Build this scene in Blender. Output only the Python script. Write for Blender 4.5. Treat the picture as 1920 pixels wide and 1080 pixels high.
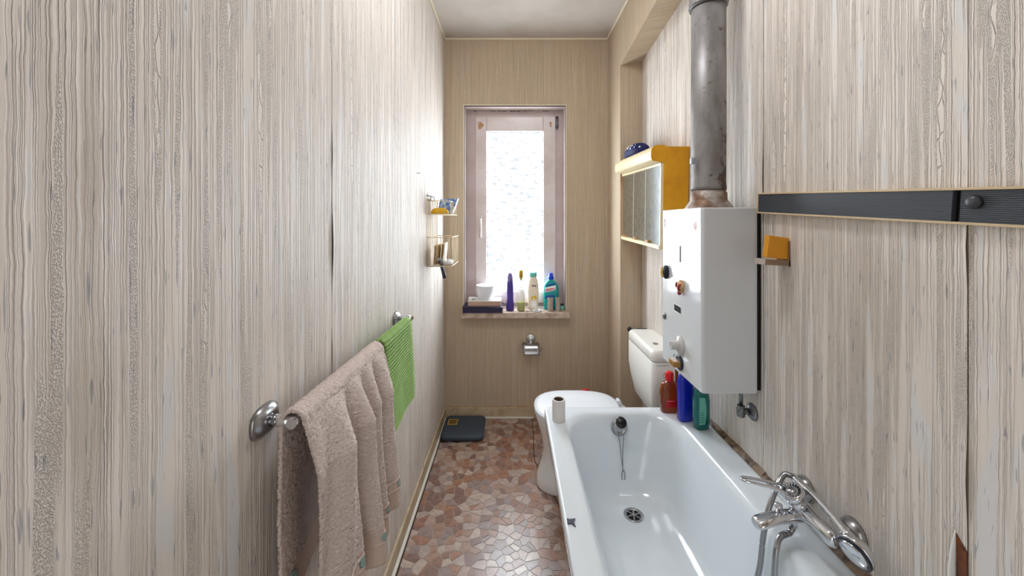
import bpy, math, random
from mathutils import Vector, Matrix
random.seed(7)
for o in list(bpy.data.objects):
    bpy.data.objects.remove(o)
S = bpy.context.scene
C = S.collection
PI = math.pi

# ------------------------------------------------------------------ camera
F, HX, HY, CAM = 700.0, 960.0, 415.0, 1.47      # focal length / horizon in 1920x1080 pixels, eye height
cam_d = bpy.data.cameras.new('camera')
cam = bpy.data.objects.new('camera', cam_d)
C.objects.link(cam)
cam.location = (0, 0, CAM)
cam.rotation_euler = (PI / 2, 0, 0)
cam_d.sensor_width = 36
cam_d.lens = F / 1920 * 36
cam_d.shift_y = -(540 - HY) / 1920
cam_d.clip_start = 0.02
S.camera = cam

# ------------------------------------------------------------------ world, exposure
WORLD, PANE, LAMP, EXPO = 1.4, 13.5, 26.0, 0.64
w = bpy.data.worlds.new('world')
S.world = w
w.use_nodes = True
w.node_tree.nodes['Background'].inputs[0].default_value = (0.95, 0.98, 1.0, 1)
w.node_tree.nodes['Background'].inputs[1].default_value = WORLD
S.view_settings.view_transform = 'Standard'
S.view_settings.look = 'None'
S.view_settings.gamma = 1
S.view_settings.use_curve_mapping = False
S.view_settings.exposure = EXPO
S.cycles.use_denoising = True
S.cycles.max_bounces = 8
S.cycles.diffuse_bounces = 4
S.cycles.use_adaptive_sampling = True
S.cycles.adaptive_threshold = 0.03
S.cycles.sample_clamp_indirect = 6

# ------------------------------------------------------------------ room sizes (metres)
XL, XR, XP = -0.508, 0.865, 0.72         # left wall, right wall, pier face
YB, YP, YF = 2.80, 2.483, -0.90          # back wall, pier front, wall behind
ZC = 2.842
RIM = 0.598                              # bathtub rim


# ------------------------------------------------------------------ materials
def lin(c):
    return tuple((v / 255 / 12.92) if v / 255 <= 0.04045 else ((v / 255 + 0.055) / 1.055) ** 2.4 for v in c[:3]) + (1,)


class NT:
    """tiny node-tree writer"""
    def __init__(s, name):
        s.m = bpy.data.materials.new(name)
        s.m.use_nodes = True
        s.t = s.m.node_tree
        s.b = s.t.nodes['Principled BSDF']
        s.out = s.t.nodes['Material Output']

    def n(s, typ, **kw):
        nd = s.t.nodes.new(typ)
        for k, v in kw.items():
            setattr(nd, k, v)
        return nd

    def put(s, sock, v):
        if hasattr(v, 'is_linked') or hasattr(v, 'links'):
            s.t.links.new(v, sock)
        else:
            sock.default_value = v

    def math(s, op, a, b=0.0, c=0.0):
        nd = s.n('ShaderNodeMath', operation=op)
        s.put(nd.inputs[0], a)
        s.put(nd.inputs[1], b)
        s.put(nd.inputs[2], c)
        return nd.outputs[0]

    def vec(s, x=0.0, y=0.0, z=0.0):
        nd = s.n('ShaderNodeCombineXYZ')
        for i, v in enumerate((x, y, z)):
            s.put(nd.inputs[i], v)
        return nd.outputs[0]

    def pos(s, obj=False):
        if obj:
            o = s.n('ShaderNodeTexCoord').outputs['Object']
        else:
            o = s.n('ShaderNodeNewGeometry').outputs['Position']
        sp = s.n('ShaderNodeSeparateXYZ')
        s.put(sp.inputs[0], o)
        return o, sp.outputs[0], sp.outputs[1], sp.outputs[2]

    def noise(s, v, scale=1.0, detail=2.0, rough=0.5, dist=0.0, dim='3D'):
        nd = s.n('ShaderNodeTexNoise', noise_dimensions=dim)
        s.put(nd.inputs['Vector'], v)
        nd.inputs['Scale'].default_value = scale
        nd.inputs['Detail'].default_value = detail
        nd.inputs['Roughness'].default_value = rough
        nd.inputs['Distortion'].default_value = dist
        return nd.outputs[0]

    def voro(s, v, scale=1.0, feature='DISTANCE_TO_EDGE'):
        nd = s.n('ShaderNodeTexVoronoi', feature=feature, voronoi_dimensions='2D')
        s.put(nd.inputs['Vector'], v)
        nd.inputs['Scale'].default_value = scale
        return nd.outputs[0]

    def ramp(s, v, a, b, lo=0.0, hi=1.0):
        nd = s.n('ShaderNodeMapRange', interpolation_type='SMOOTHSTEP')
        s.put(nd.inputs[0], v)
        for i, x in enumerate((a, b, lo, hi)):
            nd.inputs[i + 1].default_value = x
        return nd.outputs[0]

    def mix(s, f, a, b):
        nd = s.n('ShaderNodeMix', data_type='RGBA')
        s.put(nd.inputs[0], f)
        s.put(nd.inputs[6], a)
        s.put(nd.inputs[7], b)
        return nd.outputs[2]

    def bump(s, h, strength=0.5, dist=0.002):
        nd = s.n('ShaderNodeBump')
        nd.inputs['Strength'].default_value = strength
        nd.inputs['Distance'].default_value = dist
        s.put(nd.inputs['Height'], h)
        s.t.links.new(nd.outputs[0], s.b.inputs['Normal'])


def mat(name, col, rough=0.5, metal=0.0, vary=None, vscale=30, bump=0.0, bscale=200, coat=0.0, trans=0.0, alpha=1.0, ior=1.45, spec=0.5, emit=0.0, coatr=0.08):
    t = NT(name)
    b = t.b
    b.inputs['Base Color'].default_value = lin(col)
    b.inputs['Roughness'].default_value = rough
    b.inputs['Metallic'].default_value = metal
    b.inputs['Coat Weight'].default_value = coat
    b.inputs['Coat Roughness'].default_value = coatr
    b.inputs['Transmission Weight'].default_value = trans
    b.inputs['Alpha'].default_value = alpha
    b.inputs['IOR'].default_value = ior
    b.inputs['Specular IOR Level'].default_value = spec
    if emit:
        b.inputs['Emission Color'].default_value = lin(col)
        b.inputs['Emission Strength'].default_value = emit
    if vary:
        o = t.pos(True)[0]
        f = t.ramp(t.noise(o, vscale, 4, 0.6), 0.38, 0.68)
        t.put(b.inputs['Base Color'], t.mix(f, lin(col), lin(vary)))
    if bump:
        o = t.pos(True)[0]
        t.bump(t.noise(o, bscale, 2), bump, 0.002)
    return t.m


def wallpaper(name, axis, base=(241, 232, 223), relief=1.0):
    """vertical relief wallpaper: ridged, pitted, blistered and flat bands, grey-blue dashes"""
    t = NT(name)
    _, X, Y, Z = t.pos()
    def N(*a_, **k_):
        return t.noise(*a_, dim='2D', **k_)
    u = {'x': X, 'y': Y}[axis]
    v = Z
    def mv(a, b, src_u=u, seed=0.0):
        return t.vec(t.math('MULTIPLY_ADD', src_u, a, seed * 7.31 + 40), t.math('MULTIPLY_ADD', v, b, seed * 3.17 + 20), 0.0)
    w2 = t.math('MULTIPLY', t.math('SUBTRACT', N(mv(34, 20, seed=5), 1, 3, 0.65), 0.5), 0.0046)
    u2 = t.math('ADD', u, w2)
    band = N(mv(44, 1.3, u2, 1.0), 1, 1)
    rid = N(mv(215, 0.9, u2, 2.0), 1, 2, 0.75)
    rid = t.ramp(rid, 0.34, 0.62)
    pit = t.ramp(N(mv(640, 330, u, 4.0), 1, 1), 0.32, 0.60)
    bl = t.ramp(t.voro(mv(64, 19, u2, 6.0), 1), 0.01, 0.09)
    m_flat = t.ramp(band, 0.63, 0.68)
    m_pit = t.ramp(band, 0.40, 0.35)
    m_bl = t.ramp(band, 0.27, 0.24)
    def lerp(f, a, b):
        return t.math('ADD', t.math('MULTIPLY', t.math('SUBTRACT', 1.0, f), a), t.math('MULTIPLY', f, b))
    h = lerp(m_pit, rid, pit)
    h = lerp(m_bl, h, bl)
    h = lerp(m_flat, h, 0.6)
    # colours: grooves get a darker tone, flat bands a faint blue, dashes grey-blue
    groove = tuple(int(c * k) for c, k in zip(base, (0.80, 0.77, 0.74)))
    col = t.mix(t.math('MULTIPLY', t.math('SUBTRACT', 1.0, h), 0.38), lin(base), lin(groove))
    streak = t.ramp(N(mv(90, 0.6, u, 11.0), 1, 1), 0.45, 0.75)
    col = t.mix(t.math('MULTIPLY', streak, 0.22), col, lin(tuple(int(c * k) for c, k in zip(base, (0.90, 0.86, 0.80)))))
    col = t.mix(t.math('MULTIPLY', m_flat, t.ramp(N(mv(20, 7, seed=13), 1, 0), 0.45, 0.65, 0, 0.5)), col, lin(tuple(min(255, int(c * k)) for c, k in zip(base, (0.92, 0.97, 1.03)))))
    dash = t.ramp(N(mv(260, 17, u, 17.0), 1, 0), 0.80, 0.84)
    col = t.mix(t.math('MULTIPLY', dash, 0.65), col, lin((150, 152, 160)))
    t.put(t.b.inputs['Base Color'], col)
    t.b.inputs['Roughness'].default_value = 0.55
    t.b.inputs['Specular IOR Level'].default_value = 0.3
    t.bump(h, 1.0 * relief, 0.0020)
    return t.m


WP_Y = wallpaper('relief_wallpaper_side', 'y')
WP_X = wallpaper('relief_wallpaper_end', 'x', (202, 182, 157), 0.6)  # browner paper, base also darkened to carry the end wall's shade
WP_P = wallpaper('relief_wallpaper_pier', 'y', (202, 182, 157), 0.6)  # pier and beam share the browner base with shade darkened in
M_CEIL = mat('ceiling_paint', (198, 190, 182), 0.8, vary=(190, 181, 172), vscale=4, bump=0.05, bscale=150)
M_TRIM = mat('cream_trim', (226, 214, 190), 0.55)
M_BASE = mat('baseboard_paint', (196, 178, 148), 0.5, vary=(176, 154, 120), vscale=14)
M_BASEW = mat('white_strip', (226, 222, 214), 0.4)
M_DARKGAP = mat('dark_gap', (48, 34, 26), 0.9)
M_DOORF = mat('door_frame_paint', (225, 220, 210), 0.4)
M_PVC = mat('window_pvc', (206, 190, 188), 0.35, vary=(194, 176, 172), vscale=6)
M_PVC2 = mat('window_pvc_sash', (222, 212, 210), 0.3, vary=(208, 194, 190), vscale=5)
M_RUST = mat('rust_stain', (164, 118, 78), 0.8, vary=(206, 176, 148), vscale=120)
M_MOULD = mat('mould_stain', (92, 72, 74), 0.9, vary=(160, 138, 136), vscale=90)
M_CHROME = mat('chrome', (216, 218, 222), 0.10, 1.0)
M_CHROMED = mat('dull_chrome', (170, 170, 172), 0.24, 1.0)
M_GALV = mat('old_nickel', (140, 142, 146), 0.35, 1.0, vary=(92, 92, 96), vscale=60)
M_ENAMEL = mat('white_enamel', (230, 238, 244), 0.14, coat=0.6, spec=0.5)
M_HEATER = mat('heater_enamel', (222, 226, 230), 0.10, coat=0.5)
M_CERAMIC = mat('toilet_ceramic', (240, 240, 240), 0.12, coat=0.5)
M_TANK = mat('tank_plastic', (240, 238, 232), 0.3)
M_SEAT = mat('seat_plastic', (238, 242, 248), 0.25)
M_BLACK = mat('black_plastic', (18, 18, 20), 0.3)
M_BLACKM = mat('matt_black', (14, 12, 12), 0.8)
M_RAIL = mat('rail_plastic', (74, 79, 88), 0.42)
M_RAILD = mat('rail_cap_plastic', (74, 76, 82), 0.35)
M_RAILE = mat('rail_edge', (214, 190, 152), 0.5)
M_YELL = mat('cabinet_yellow', (222, 160, 22), 0.4, vary=(206, 142, 14), vscale=7)
M_CANOPY = mat('canopy_cream', (230, 212, 172), 0.35)
M_MIRROR = mat('mirror_glass', (206, 216, 218), 0.12, 1.0, vary=(176, 190, 192), vscale=40)
M_AMBERP = mat('amber_plastic', (232, 158, 22), 0.3, coat=0.3)
M_CLEARBR = mat('smoky_plastic', (196, 164, 132), 0.2, trans=0.7)
M_TOWEL = mat('terry_towel', (226, 210, 202), 0.95, vary=(206, 188, 180), vscale=260, bump=1.0, bscale=330, spec=0.1)
M_HEM = mat('towel_hem', (214, 192, 178), 0.9, bump=0.5, bscale=300, spec=0.1)
M_TEAL = mat('towel_embroidery', (150, 176, 170), 0.9)
M_GREEN = mat('green_mat', (150, 180, 112), 0.85, vary=(138, 168, 98), vscale=25, spec=0.15)
M_SCALE = mat('scale_vinyl', (62, 72, 84), 0.55, bump=0.2, bscale=400)
M_GOLD = mat('scale_gold', (206, 168, 84), 0.35, 0.4)
M_DIAL = mat('scale_dial', (96, 74, 34), 0.3)
M_WIRE = mat('basket_wire', (212, 192, 160), 0.35, 0.3)
M_MARBLE = mat('sill_marble', (206, 188, 172), 0.3, vary=(168, 140, 122), vscale=14)
M_RED = mat('red_cap', (214, 20, 30), 0.3)
M_REDL = mat('red_label', (190, 18, 34), 0.4)
M_AMBER = mat('amber_bottle', (184, 82, 18), 0.1, trans=0.75, coat=0.3)
M_BLUE = mat('blue_bottle', (14, 38, 190), 0.25, coat=0.3)
M_TEALB = mat('teal_bottle', (0, 120, 120), 0.2, trans=0.25, coat=0.3)
M_MINT = mat('mint_label', (120, 205, 185), 0.4)
M_CORE = mat('cardboard_core_white', (226, 222, 218), 0.8)
M_COREG = mat('cardboard_core_grey', (172, 160, 150), 0.85, vary=(158, 144, 134), vscale=40)
M_COREIN = mat('cardboard_core_inner', (92, 70, 56), 0.9)
M_NAVY = mat('navy_lacquer', (34, 28, 58), 0.35)
M_CARDB = mat('cardboard', (190, 158, 136), 0.8)
M_PAPER = mat('white_paper', (236, 234, 230), 0.8)
M_BOWL = mat('white_porcelain', (236, 238, 242), 0.2, coat=0.4)
M_PURPLE = mat('purple_plastic', (70, 52, 138), 0.3)
M_LILAC = mat('lilac_plastic', (124, 112, 170), 0.3)
M_OLIVE = mat('olive_yellow_cap', (176, 146, 30), 0.35)
M_CLEARP = mat('clear_plastic', (240, 244, 240), 0.08, trans=0.85)
M_LIQY = mat('yellow_liquid', (214, 214, 70), 0.15, trans=0.4)
M_CREAMB = mat('cream_bottle', (242, 228, 208), 0.35)
M_AQUA = mat('aqua_cap', (112, 196, 186), 0.35)
M_YFLOWER = mat('yellow_flower_print', (240, 190, 30), 0.5)
M_GREYINK = mat('grey_ink', (110, 100, 110), 0.6)
M_GENB = mat('teal_cleaner_bottle', (0, 160, 160), 0.2, coat=0.4)
M_BLUECAP = mat('royal_blue_cap', (20, 62, 200), 0.3)
M_BLUEP = mat('blue_print', (20, 84, 160), 0.4)
M_WHITEP = mat('white_print', (244, 246, 246), 0.4)
M_REDP = mat('red_print', (206, 22, 50), 0.4)
M_BROWNP = mat('brown_backing', (120, 62, 18), 0.3, vary=(74, 30, 10), vscale=60)
M_GRIME = mat('grimy_sealant', (150, 126, 104), 0.6, vary=(70, 50, 38), vscale=34)
M_BROWNK = mat('brown_knob', (160, 116, 58), 0.35)
M_GREYK = mat('grey_knob', (206, 204, 202), 0.25)
M_GLASSW = mat('clear_glass', (240, 244, 248), 0.05, trans=0.8)
M_PINKP = mat('faded_pink_print', (214, 160, 152), 0.5, vary=(238, 232, 230), vscale=160)
M_DKRED = mat('dark_red_print', (150, 70, 84), 0.5, vary=(232, 226, 228), vscale=180)
M_MAGB = mat('magnet_navy', (20, 24, 50), 0.4)
M_MAGY = mat('magnet_yellow', (210, 170, 80), 0.5)
M_MAGT = mat('magnet_tan', (224, 196, 150), 0.5, vary=(196, 130, 90), vscale=90)
M_MAGR = mat('magnet_red', (156, 42, 46), 0.5)
M_DOTB = mat('dark_blue_fabric', (16, 22, 84), 0.7)
M_COPPER = mat('old_copper', (150, 104, 66), 0.4, 0.8)
M_PACK = mat('blue_packet', (50, 100, 170), 0.35, vary=(200, 216, 232), vscale=45)
M_YSPONGE = mat('yellow_sponge', (226, 176, 40), 0.9, bump=0.6, bscale=200)
M_TANC = mat('tan_card', (196, 168, 130), 0.8)
M_WCARD = mat('off_white_card', (230, 222, 204), 0.7)
M_DKHAND = mat('dark_blue_handle', (34, 38, 54), 0.35)
M_GREYPL = mat('grey_plastic', (150, 158, 166), 0.4)
M_GROUT = mat('floor_grout', (172, 156, 146), 0.42, coat=0.2)


def flue_material():
    t = NT('flue_galvanised')
    o, x, y, z = t.pos()
    n1 = t.noise(t.vec(t.math('MULTIPLY', x, 14), t.math('MULTIPLY', y, 14), t.math('MULTIPLY', z, 5)), 1, 5, 0.65)
    n2 = t.noise(o, 26, 5, 0.7)
    low = t.ramp(z, 2.0, 1.55)
    side = t.ramp(x, 0.735, 0.80)
    rust = t.ramp(t.math('ADD', n2, t.math('MULTIPLY', t.math('MULTIPLY', low, side), 0.28)), 0.60, 0.70)
    col = t.mix(t.ramp(n1, 0.35, 0.7), lin((150, 147, 146)), lin((116, 110, 107)))
    col = t.mix(t.math('MULTIPLY', rust, 0.8), col, lin((84, 62, 50)))
    t.put(t.b.inputs['Base Color'], col)
    t.b.inputs['Metallic'].default_value = 0.4
    t.put(t.b.inputs['Roughness'], t.math('ADD', t.math('MULTIPLY', rust, 0.25), 0.5))
    return t.m


M_FLUE = flue_material()
M_FLUER = mat('rusty_hood', (128, 98, 78), 0.55, 0.4, vary=(176, 168, 162), vscale=22)


def pane_material():
    t = NT('pebbled_lit_pane')
    o, x, y, z = t.pos()
    v = t.vec(t.math('MULTIPLY', x, 19), t.math('MULTIPLY', z, 46), 0.0)
    n = t.noise(v, 1, 1.5, 0.5, 0.6)
    line = t.ramp(n, 0.42, 0.45)
    f = t.math('ADD', t.math('MULTIPLY', line, 0.962), 0.038)
    t.b.inputs['Base Color'].default_value = (0.12, 0.13, 0.14, 1)
    t.b.inputs['Roughness'].default_value = 0.2
    t.b.inputs['Emission Color'].default_value = (0.84, 0.93, 1.0, 1)
    t.put(t.b.inputs['Emission Strength'], t.math('MULTIPLY', f, PANE))
    return t.m


M_PANE = pane_material()

STONES = []
for i, (a, b) in enumerate((((146, 100, 76), (124, 80, 60)), ((164, 128, 104), (146, 108, 86)), ((176, 148, 134), (162, 130, 116)), ((132, 96, 82), (112, 78, 66)),
                            ((190, 170, 154), (172, 148, 132)), ((150, 128, 122), (132, 108, 102)), ((162, 112, 82), (140, 92, 66)), ((164, 142, 132), (182, 162, 150)))):
    STONES.append(mat('vinyl_stone_%s' % 'abcdefgh'[i], a, 0.40, vary=b, vscale=38, coat=1.0, coatr=0.28))


# ------------------------------------------------------------------ geometry helpers
ORG = {}


class G:
    """collects shapes and links them as ONE mesh object"""
    def __init__(s):
        s.v, s.f, s.sm, s.mi = [], [], [], []
        s.cur = 0

    def add(s, verts, faces, smooth=False):
        o = len(s.v)
        s.v += [Vector(p) for p in verts]
        s.f += [tuple(i + o for i in f) for f in faces]
        s.sm += [smooth] * len(faces)
        s.mi += [s.cur] * len(faces)
        return s

    def box(s, x0, x1, y0, y1, z0, z1, rot=None):
        vs = [(x, y, z) for z in (z0, z1) for y in (y0, y1) for x in (x0, x1)]
        if rot:
            c = Vector(((x0 + x1) / 2, (y0 + y1) / 2, (z0 + z1) / 2))
            vs = [c + rot @ (Vector(p) - c) for p in vs]
        return s.add(vs, [(0, 2, 3, 1), (4, 5, 7, 6), (0, 1, 5, 4), (2, 6, 7, 3), (0, 4, 6, 2), (1, 3, 7, 5)])

    def loft(s, loops, cap0=True, cap1=True, smooth=True, close=True):
        n = len(loops[0])
        vs = [p for l in loops for p in l]
        fs = []
        for k in range(len(loops) - 1):
            for i in range(n if close else n - 1):
                j = (i + 1) % n
                fs.append((k * n + i, k * n + j, (k + 1) * n + j, (k + 1) * n + i))
        s.add(vs, fs, smooth)
        o = len(s.v) - len(vs)
        if cap0:
            s.f.append(tuple(o + i for i in reversed(range(n)))); s.sm.append(False); s.mi.append(s.cur)
        if cap1:
            s.f.append(tuple(o + (len(loops) - 1) * n + i for i in range(n))); s.sm.append(False); s.mi.append(s.cur)
        return s

    def lathe(s, prof, c=(0, 0, 0), axis=(0, 0, 1), n=24, sx=1.0, sy=1.0, cap0=True, cap1=True):
        q = Vector((0, 0, 1)).rotation_difference(Vector(axis).normalized())
        c = Vector(c)
        loops = [[c + q @ Vector((r * sx * math.cos(2 * PI * i / n), r * sy * math.sin(2 * PI * i / n), z)) for i in range(n)] for r, z in prof]
        return s.loft(loops, cap0, cap1)

    def cyl(s, p0, p1, r0, r1=None, n=16):
        r1 = r0 if r1 is None else r1
        p0, p1 = Vector(p0), Vector(p1)
        d = p1 - p0
        return s.lathe([(r0, 0), (r1, d.length)], p0, d, n)

    def tube(s, pts, r, n=10, sx=1.0, closed=False):
        pts = [Vector(p) for p in pts]
        m = len(pts)
        loops = []
        up = None
        for i, p in enumerate(pts):
            if closed:
                d = (pts[(i + 1) % m] - pts[i - 1]).normalized()
            else:
                d = (pts[min(i + 1, m - 1)] - pts[max(i - 1, 0)]).normalized()
            if up is None:
                up = Vector((0, 0, 1)) if abs(d.z) < 0.9 else Vector((1, 0, 0))
            side = d.cross(up).normalized()
            up = side.cross(d).normalized()
            rr = r(i / max(m - 1, 1)) if callable(r) else r
            loops.append([p + (side * math.cos(2 * PI * k / n) * sx + up * math.sin(2 * PI * k / n)) * rr for k in range(n)])
        if closed:
            loops.append(loops[0])
            return s.loft(loops, False, False)
        return s.loft(loops)

    def prism(s, poly, d):
        """polygon (3-D points) extruded by vector d"""
        d = Vector(d)
        a = [Vector(p) for p in poly]
        return s.loft([a, [p + d for p in a]], True, True, smooth=False)

    def ball(s, c, r, n=16, sz=1.0):
        prof = [(r * math.sin(PI * k / 10) + 1e-5, -r * sz * math.cos(PI * k / 10)) for k in range(11)]
        return s.lathe(prof, c, n=n)

    def grid(s, fn, nu, nv, smooth=True):
        vs = [fn(i / nu, j / nv) for i in range(nu + 1) for j in range(nv + 1)]
        k = nv + 1
        return s.add(vs, [(i * k + j, (i + 1) * k + j, (i + 1) * k + j + 1, i * k + j + 1) for i in range(nu) for j in range(nv)], smooth)

    def obj(s, name, mats, parent=None, origin=None, bevel=0, seg=2, solid=0, autosmooth=True):
        if parent is not None:
            origin = ORG[parent.name]
        elif origin is None:
            xs = [p.x for p in s.v]; ys = [p.y for p in s.v]; zs = [p.z for p in s.v]
            origin = Vector(((min(xs) + max(xs)) / 2, (min(ys) + max(ys)) / 2, min(zs)))
        origin = Vector(origin)
        me = bpy.data.meshes.new(name)
        me.from_pydata([p - origin for p in s.v], [], s.f)
        for p, sm, mi in zip(me.polygons, s.sm, s.mi):
            p.use_smooth = sm
            p.material_index = mi
        for m in (mats if isinstance(mats, (list, tuple)) else [mats]):
            me.materials.append(m)
        me.validate()
        o = bpy.data.objects.new(name, me)
        C.objects.link(o)
        ORG[o.name] = origin
        if parent is not None:
            o.parent = parent
        else:
            o.location = origin
        if solid:
            md = o.modifiers.new('solid', 'SOLIDIFY'); md.thickness = solid; md.offset = 0
        if bevel:
            md = o.modifiers.new('bevel', 'BEVEL'); md.width = bevel; md.segments = seg; md.limit_method = 'ANGLE'; md.angle_limit = 0.6
            md.harden_normals = False
        return o


def thing(name, label, cat, loc, group=None):
    o = bpy.data.objects.new(name, None)
    C.objects.link(o)
    o.empty_display_size = 0.05
    o.location = loc
    ORG[o.name] = Vector(loc)
    return tag(o, label, cat, group)


def tag(o, label, cat, group=None):
    o['label'] = label
    o['category'] = cat
    if group:
        o['group'] = group
    return o


def struct(o):
    o['kind'] = 'structure'
    return o


def rrect(x0, x1, y0, y1, r, z, n=8):
    pts = []
    for cx, cy, a0 in ((x1 - r, y1 - r, 0), (x0 + r, y1 - r, PI / 2), (x0 + r, y0 + r, PI), (x1 - r, y0 + r, 1.5 * PI)):
        for k in range(n + 1):
            a = a0 + PI / 2 * k / n
            pts.append((cx + r * math.cos(a), cy + r * math.sin(a), z))
    return pts


def sell(cx, cy, z, rx, ry, p=2.0, n=28):
    """super-ellipse loop"""
    out = []
    for i in range(n):
        a = 2 * PI * i / n
        c, s_ = math.cos(a), math.sin(a)
        out.append((cx + rx * math.copysign(abs(c) ** (2 / p), c), cy + ry * math.copysign(abs(s_) ** (2 / p), s_), z))
    return out


def bez(pts, n):
    """Catmull-Rom through points"""
    pts = [Vector(p) for p in pts]
    pts = [pts[0] * 2 - pts[1]] + pts + [pts[-1] * 2 - pts[-2]]
    out = []
    m = len(pts) - 3
    for k in range(n + 1):
        s_ = min(k / n * m, m - 1e-6); i = int(s_); t = s_ - i
        a, b, c, d = pts[i:i + 4]
        out.append(0.5 * ((2 * b) + (c - a) * t + (2 * a - 5 * b + 4 * c - d) * t * t + (3 * b - a - 3 * c + d) * t ** 3))
    return out


def P(x, y, Y):
    """photo pixel at a known distance -> point"""
    return Vector(((x - HX) * Y / F, Y, CAM - (y - HY) * Y / F))


def onx(x, y, X):
    """photo pixel on the plane X -> point"""
    Y = X * F / (x - HX)
    return Vector((X, Y, CAM - (y - HY) * Y / F))


# ================================================================== THE SETTING
HALL = -2.3
floor = struct(G().box(XL - 0.1, XR + 0.1, HALL, YB + 0.1, -0.06, 0.0).obj('floor', M_GROUT))
# printed-stone vinyl: an irregular polygon mosaic
def clip(poly, a, b):
    """keep the side of the bisector nearer to a than b"""
    mx, my = (a[0] + b[0]) / 2, (a[1] + b[1]) / 2
    nx, ny = b[0] - a[0], b[1] - a[1]
    out = []
    for i in range(len(poly)):
        p, q = poly[i], poly[(i + 1) % len(poly)]
        dp = (p[0] - mx) * nx + (p[1] - my) * ny
        dq = (q[0] - mx) * nx + (q[1] - my) * ny
        if dp <= 0:
            out.append(p)
        if (dp < 0 < dq) or (dq < 0 < dp):
            t = dp / (dp - dq)
            out.append((p[0] + (q[0] - p[0]) * t, p[1] + (q[1] - p[1]) * t))
    return out

rs = random.Random(3)
SP = 0.0385
cells = {}
x_lo, x_hi, y_lo, y_hi = XL + 0.012, XR, 0.35, YB - 0.012
nx_, ny_ = int((x_hi - x_lo) / SP) + 1, int((y_hi - y_lo) / SP) + 1
for i in range(-3, nx_ + 4):
    for j in range(-3, ny_ + 4):
        if rs.random() < 0.82:
            cells[i, j] = (x_lo + (i + rs.uniform(0, 1)) * SP, y_lo + (j + rs.uniform(0, 1)) * SP)
polys = []
for (i, j), p in cells.items():
    if not (x_lo < p[0] < 0.55 and y_lo < p[1] < y_hi):
        continue
    poly = [(p[0] - 0.08, p[1] - 0.08), (p[0] + 0.08, p[1] - 0.08), (p[0] + 0.08, p[1] + 0.08), (p[0] - 0.08, p[1] + 0.08)]
    nb = sorted(((q[0] - p[0]) ** 2 + (q[1] - p[1]) ** 2, q) for di in range(-3, 4) for dj in range(-3, 4) for q in [cells.get((i + di, j + dj))] if q and q != p)
    for _, q in nb[:22]:
        poly = clip(poly, p, q)
        if len(poly) < 3:
            break
    poly = [(min(max(a, x_lo), x_hi), min(max(b, y_lo), y_hi)) for a, b in poly]
    if len(poly) < 3:
        continue
    cx = sum(a for a, _ in poly) / len(poly); cy = sum(b for _, b in poly) / len(poly)
    size = max(math.hypot(a - cx, b - cy) for a, b in poly)
    k = max(0.5, 1 - 0.0020 / max(size * 0.6, 0.004))
    poly = [(cx + (a - cx) * k, cy + (b - cy) * k) for a, b in poly]
    area = abs(sum(poly[m][0] * poly[(m + 1) % len(poly)][1] - poly[(m + 1) % len(poly)][0] * poly[m][1] for m in range(len(poly)))) / 2
    if area < 6e-5:
        continue
    seen = cy > 1.50 and cx < 0.25 + (cy - 1.5) * 0.1
    polys.append((seen, area / cy ** 3, poly, cx, cy))
polys.sort(key=lambda t: (not t[0], -t[1]))
rest = G()
for k, (seen, _, poly, cx, cy) in enumerate(polys):
    hgt = 0.0010 + rs.random() * 0.0005
    mi = rs.randrange(8)
    g = G() if k < 300 else rest
    g.cur = 0 if k < 300 else mi
    top = [(a, b, hgt) for a, b in poly]
    bot = [(a, b, -0.0005) for a, b in poly]
    n = len(poly)
    ccw = sum(poly[m][0] * poly[(m + 1) % n][1] - poly[(m + 1) % n][0] * poly[m][1] for m in range(n)) > 0
    if not ccw:
        top.reverse(); bot.reverse()
    g.add(bot + top, [tuple(range(n, 2 * n))] + [(m, (m + 1) % n, n + (m + 1) % n, n + m) for m in range(n)])
    if k < 300:
        o = g.obj('stone', STONES[mi], parent=None, origin=(cx, cy, 0))
        o.parent = floor
        o.location = Vector((cx, cy, 0)) - ORG['floor']
o = rest.obj('stone_remainder', STONES, parent=floor)
o['kind'] = 'stuff'
# edge of the vinyl sheet where it was cut round the toilet
cut = [(0.150, 2.785), (0.146, 2.55), (0.138, 2.36), (0.140, 2.28), (0.165, 2.20), (0.205, 2.06), (0.262, 1.86)]
g = G()
for a, b in zip(cut[:-1], cut[1:]):
    d = Vector((b[0] - a[0], b[1] - a[1], 0)).normalized(); nrm = Vector((-d.y, d.x, 0)) * 0.0022
    A, B = Vector((a[0], a[1], 0.0014)), Vector((b[0], b[1], 0.0014))
    g.prism([A - nrm, B - nrm, B + nrm, A + nrm], (0, 0, 0.0012))
g.obj('sheet_edge', M_DARKGAP, floor)
g = G()
A, B = Vector((0.135, 2.20, 0.0015)), Vector((0.235, 1.86, 0.0015))
nrm = Vector((0.003, 0.001, 0))
g.prism([A - nrm, B - nrm, B + nrm, A + nrm], (0, 0, 0.0012))
g.obj('sheet_lip', M_COREG, floor)

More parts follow.
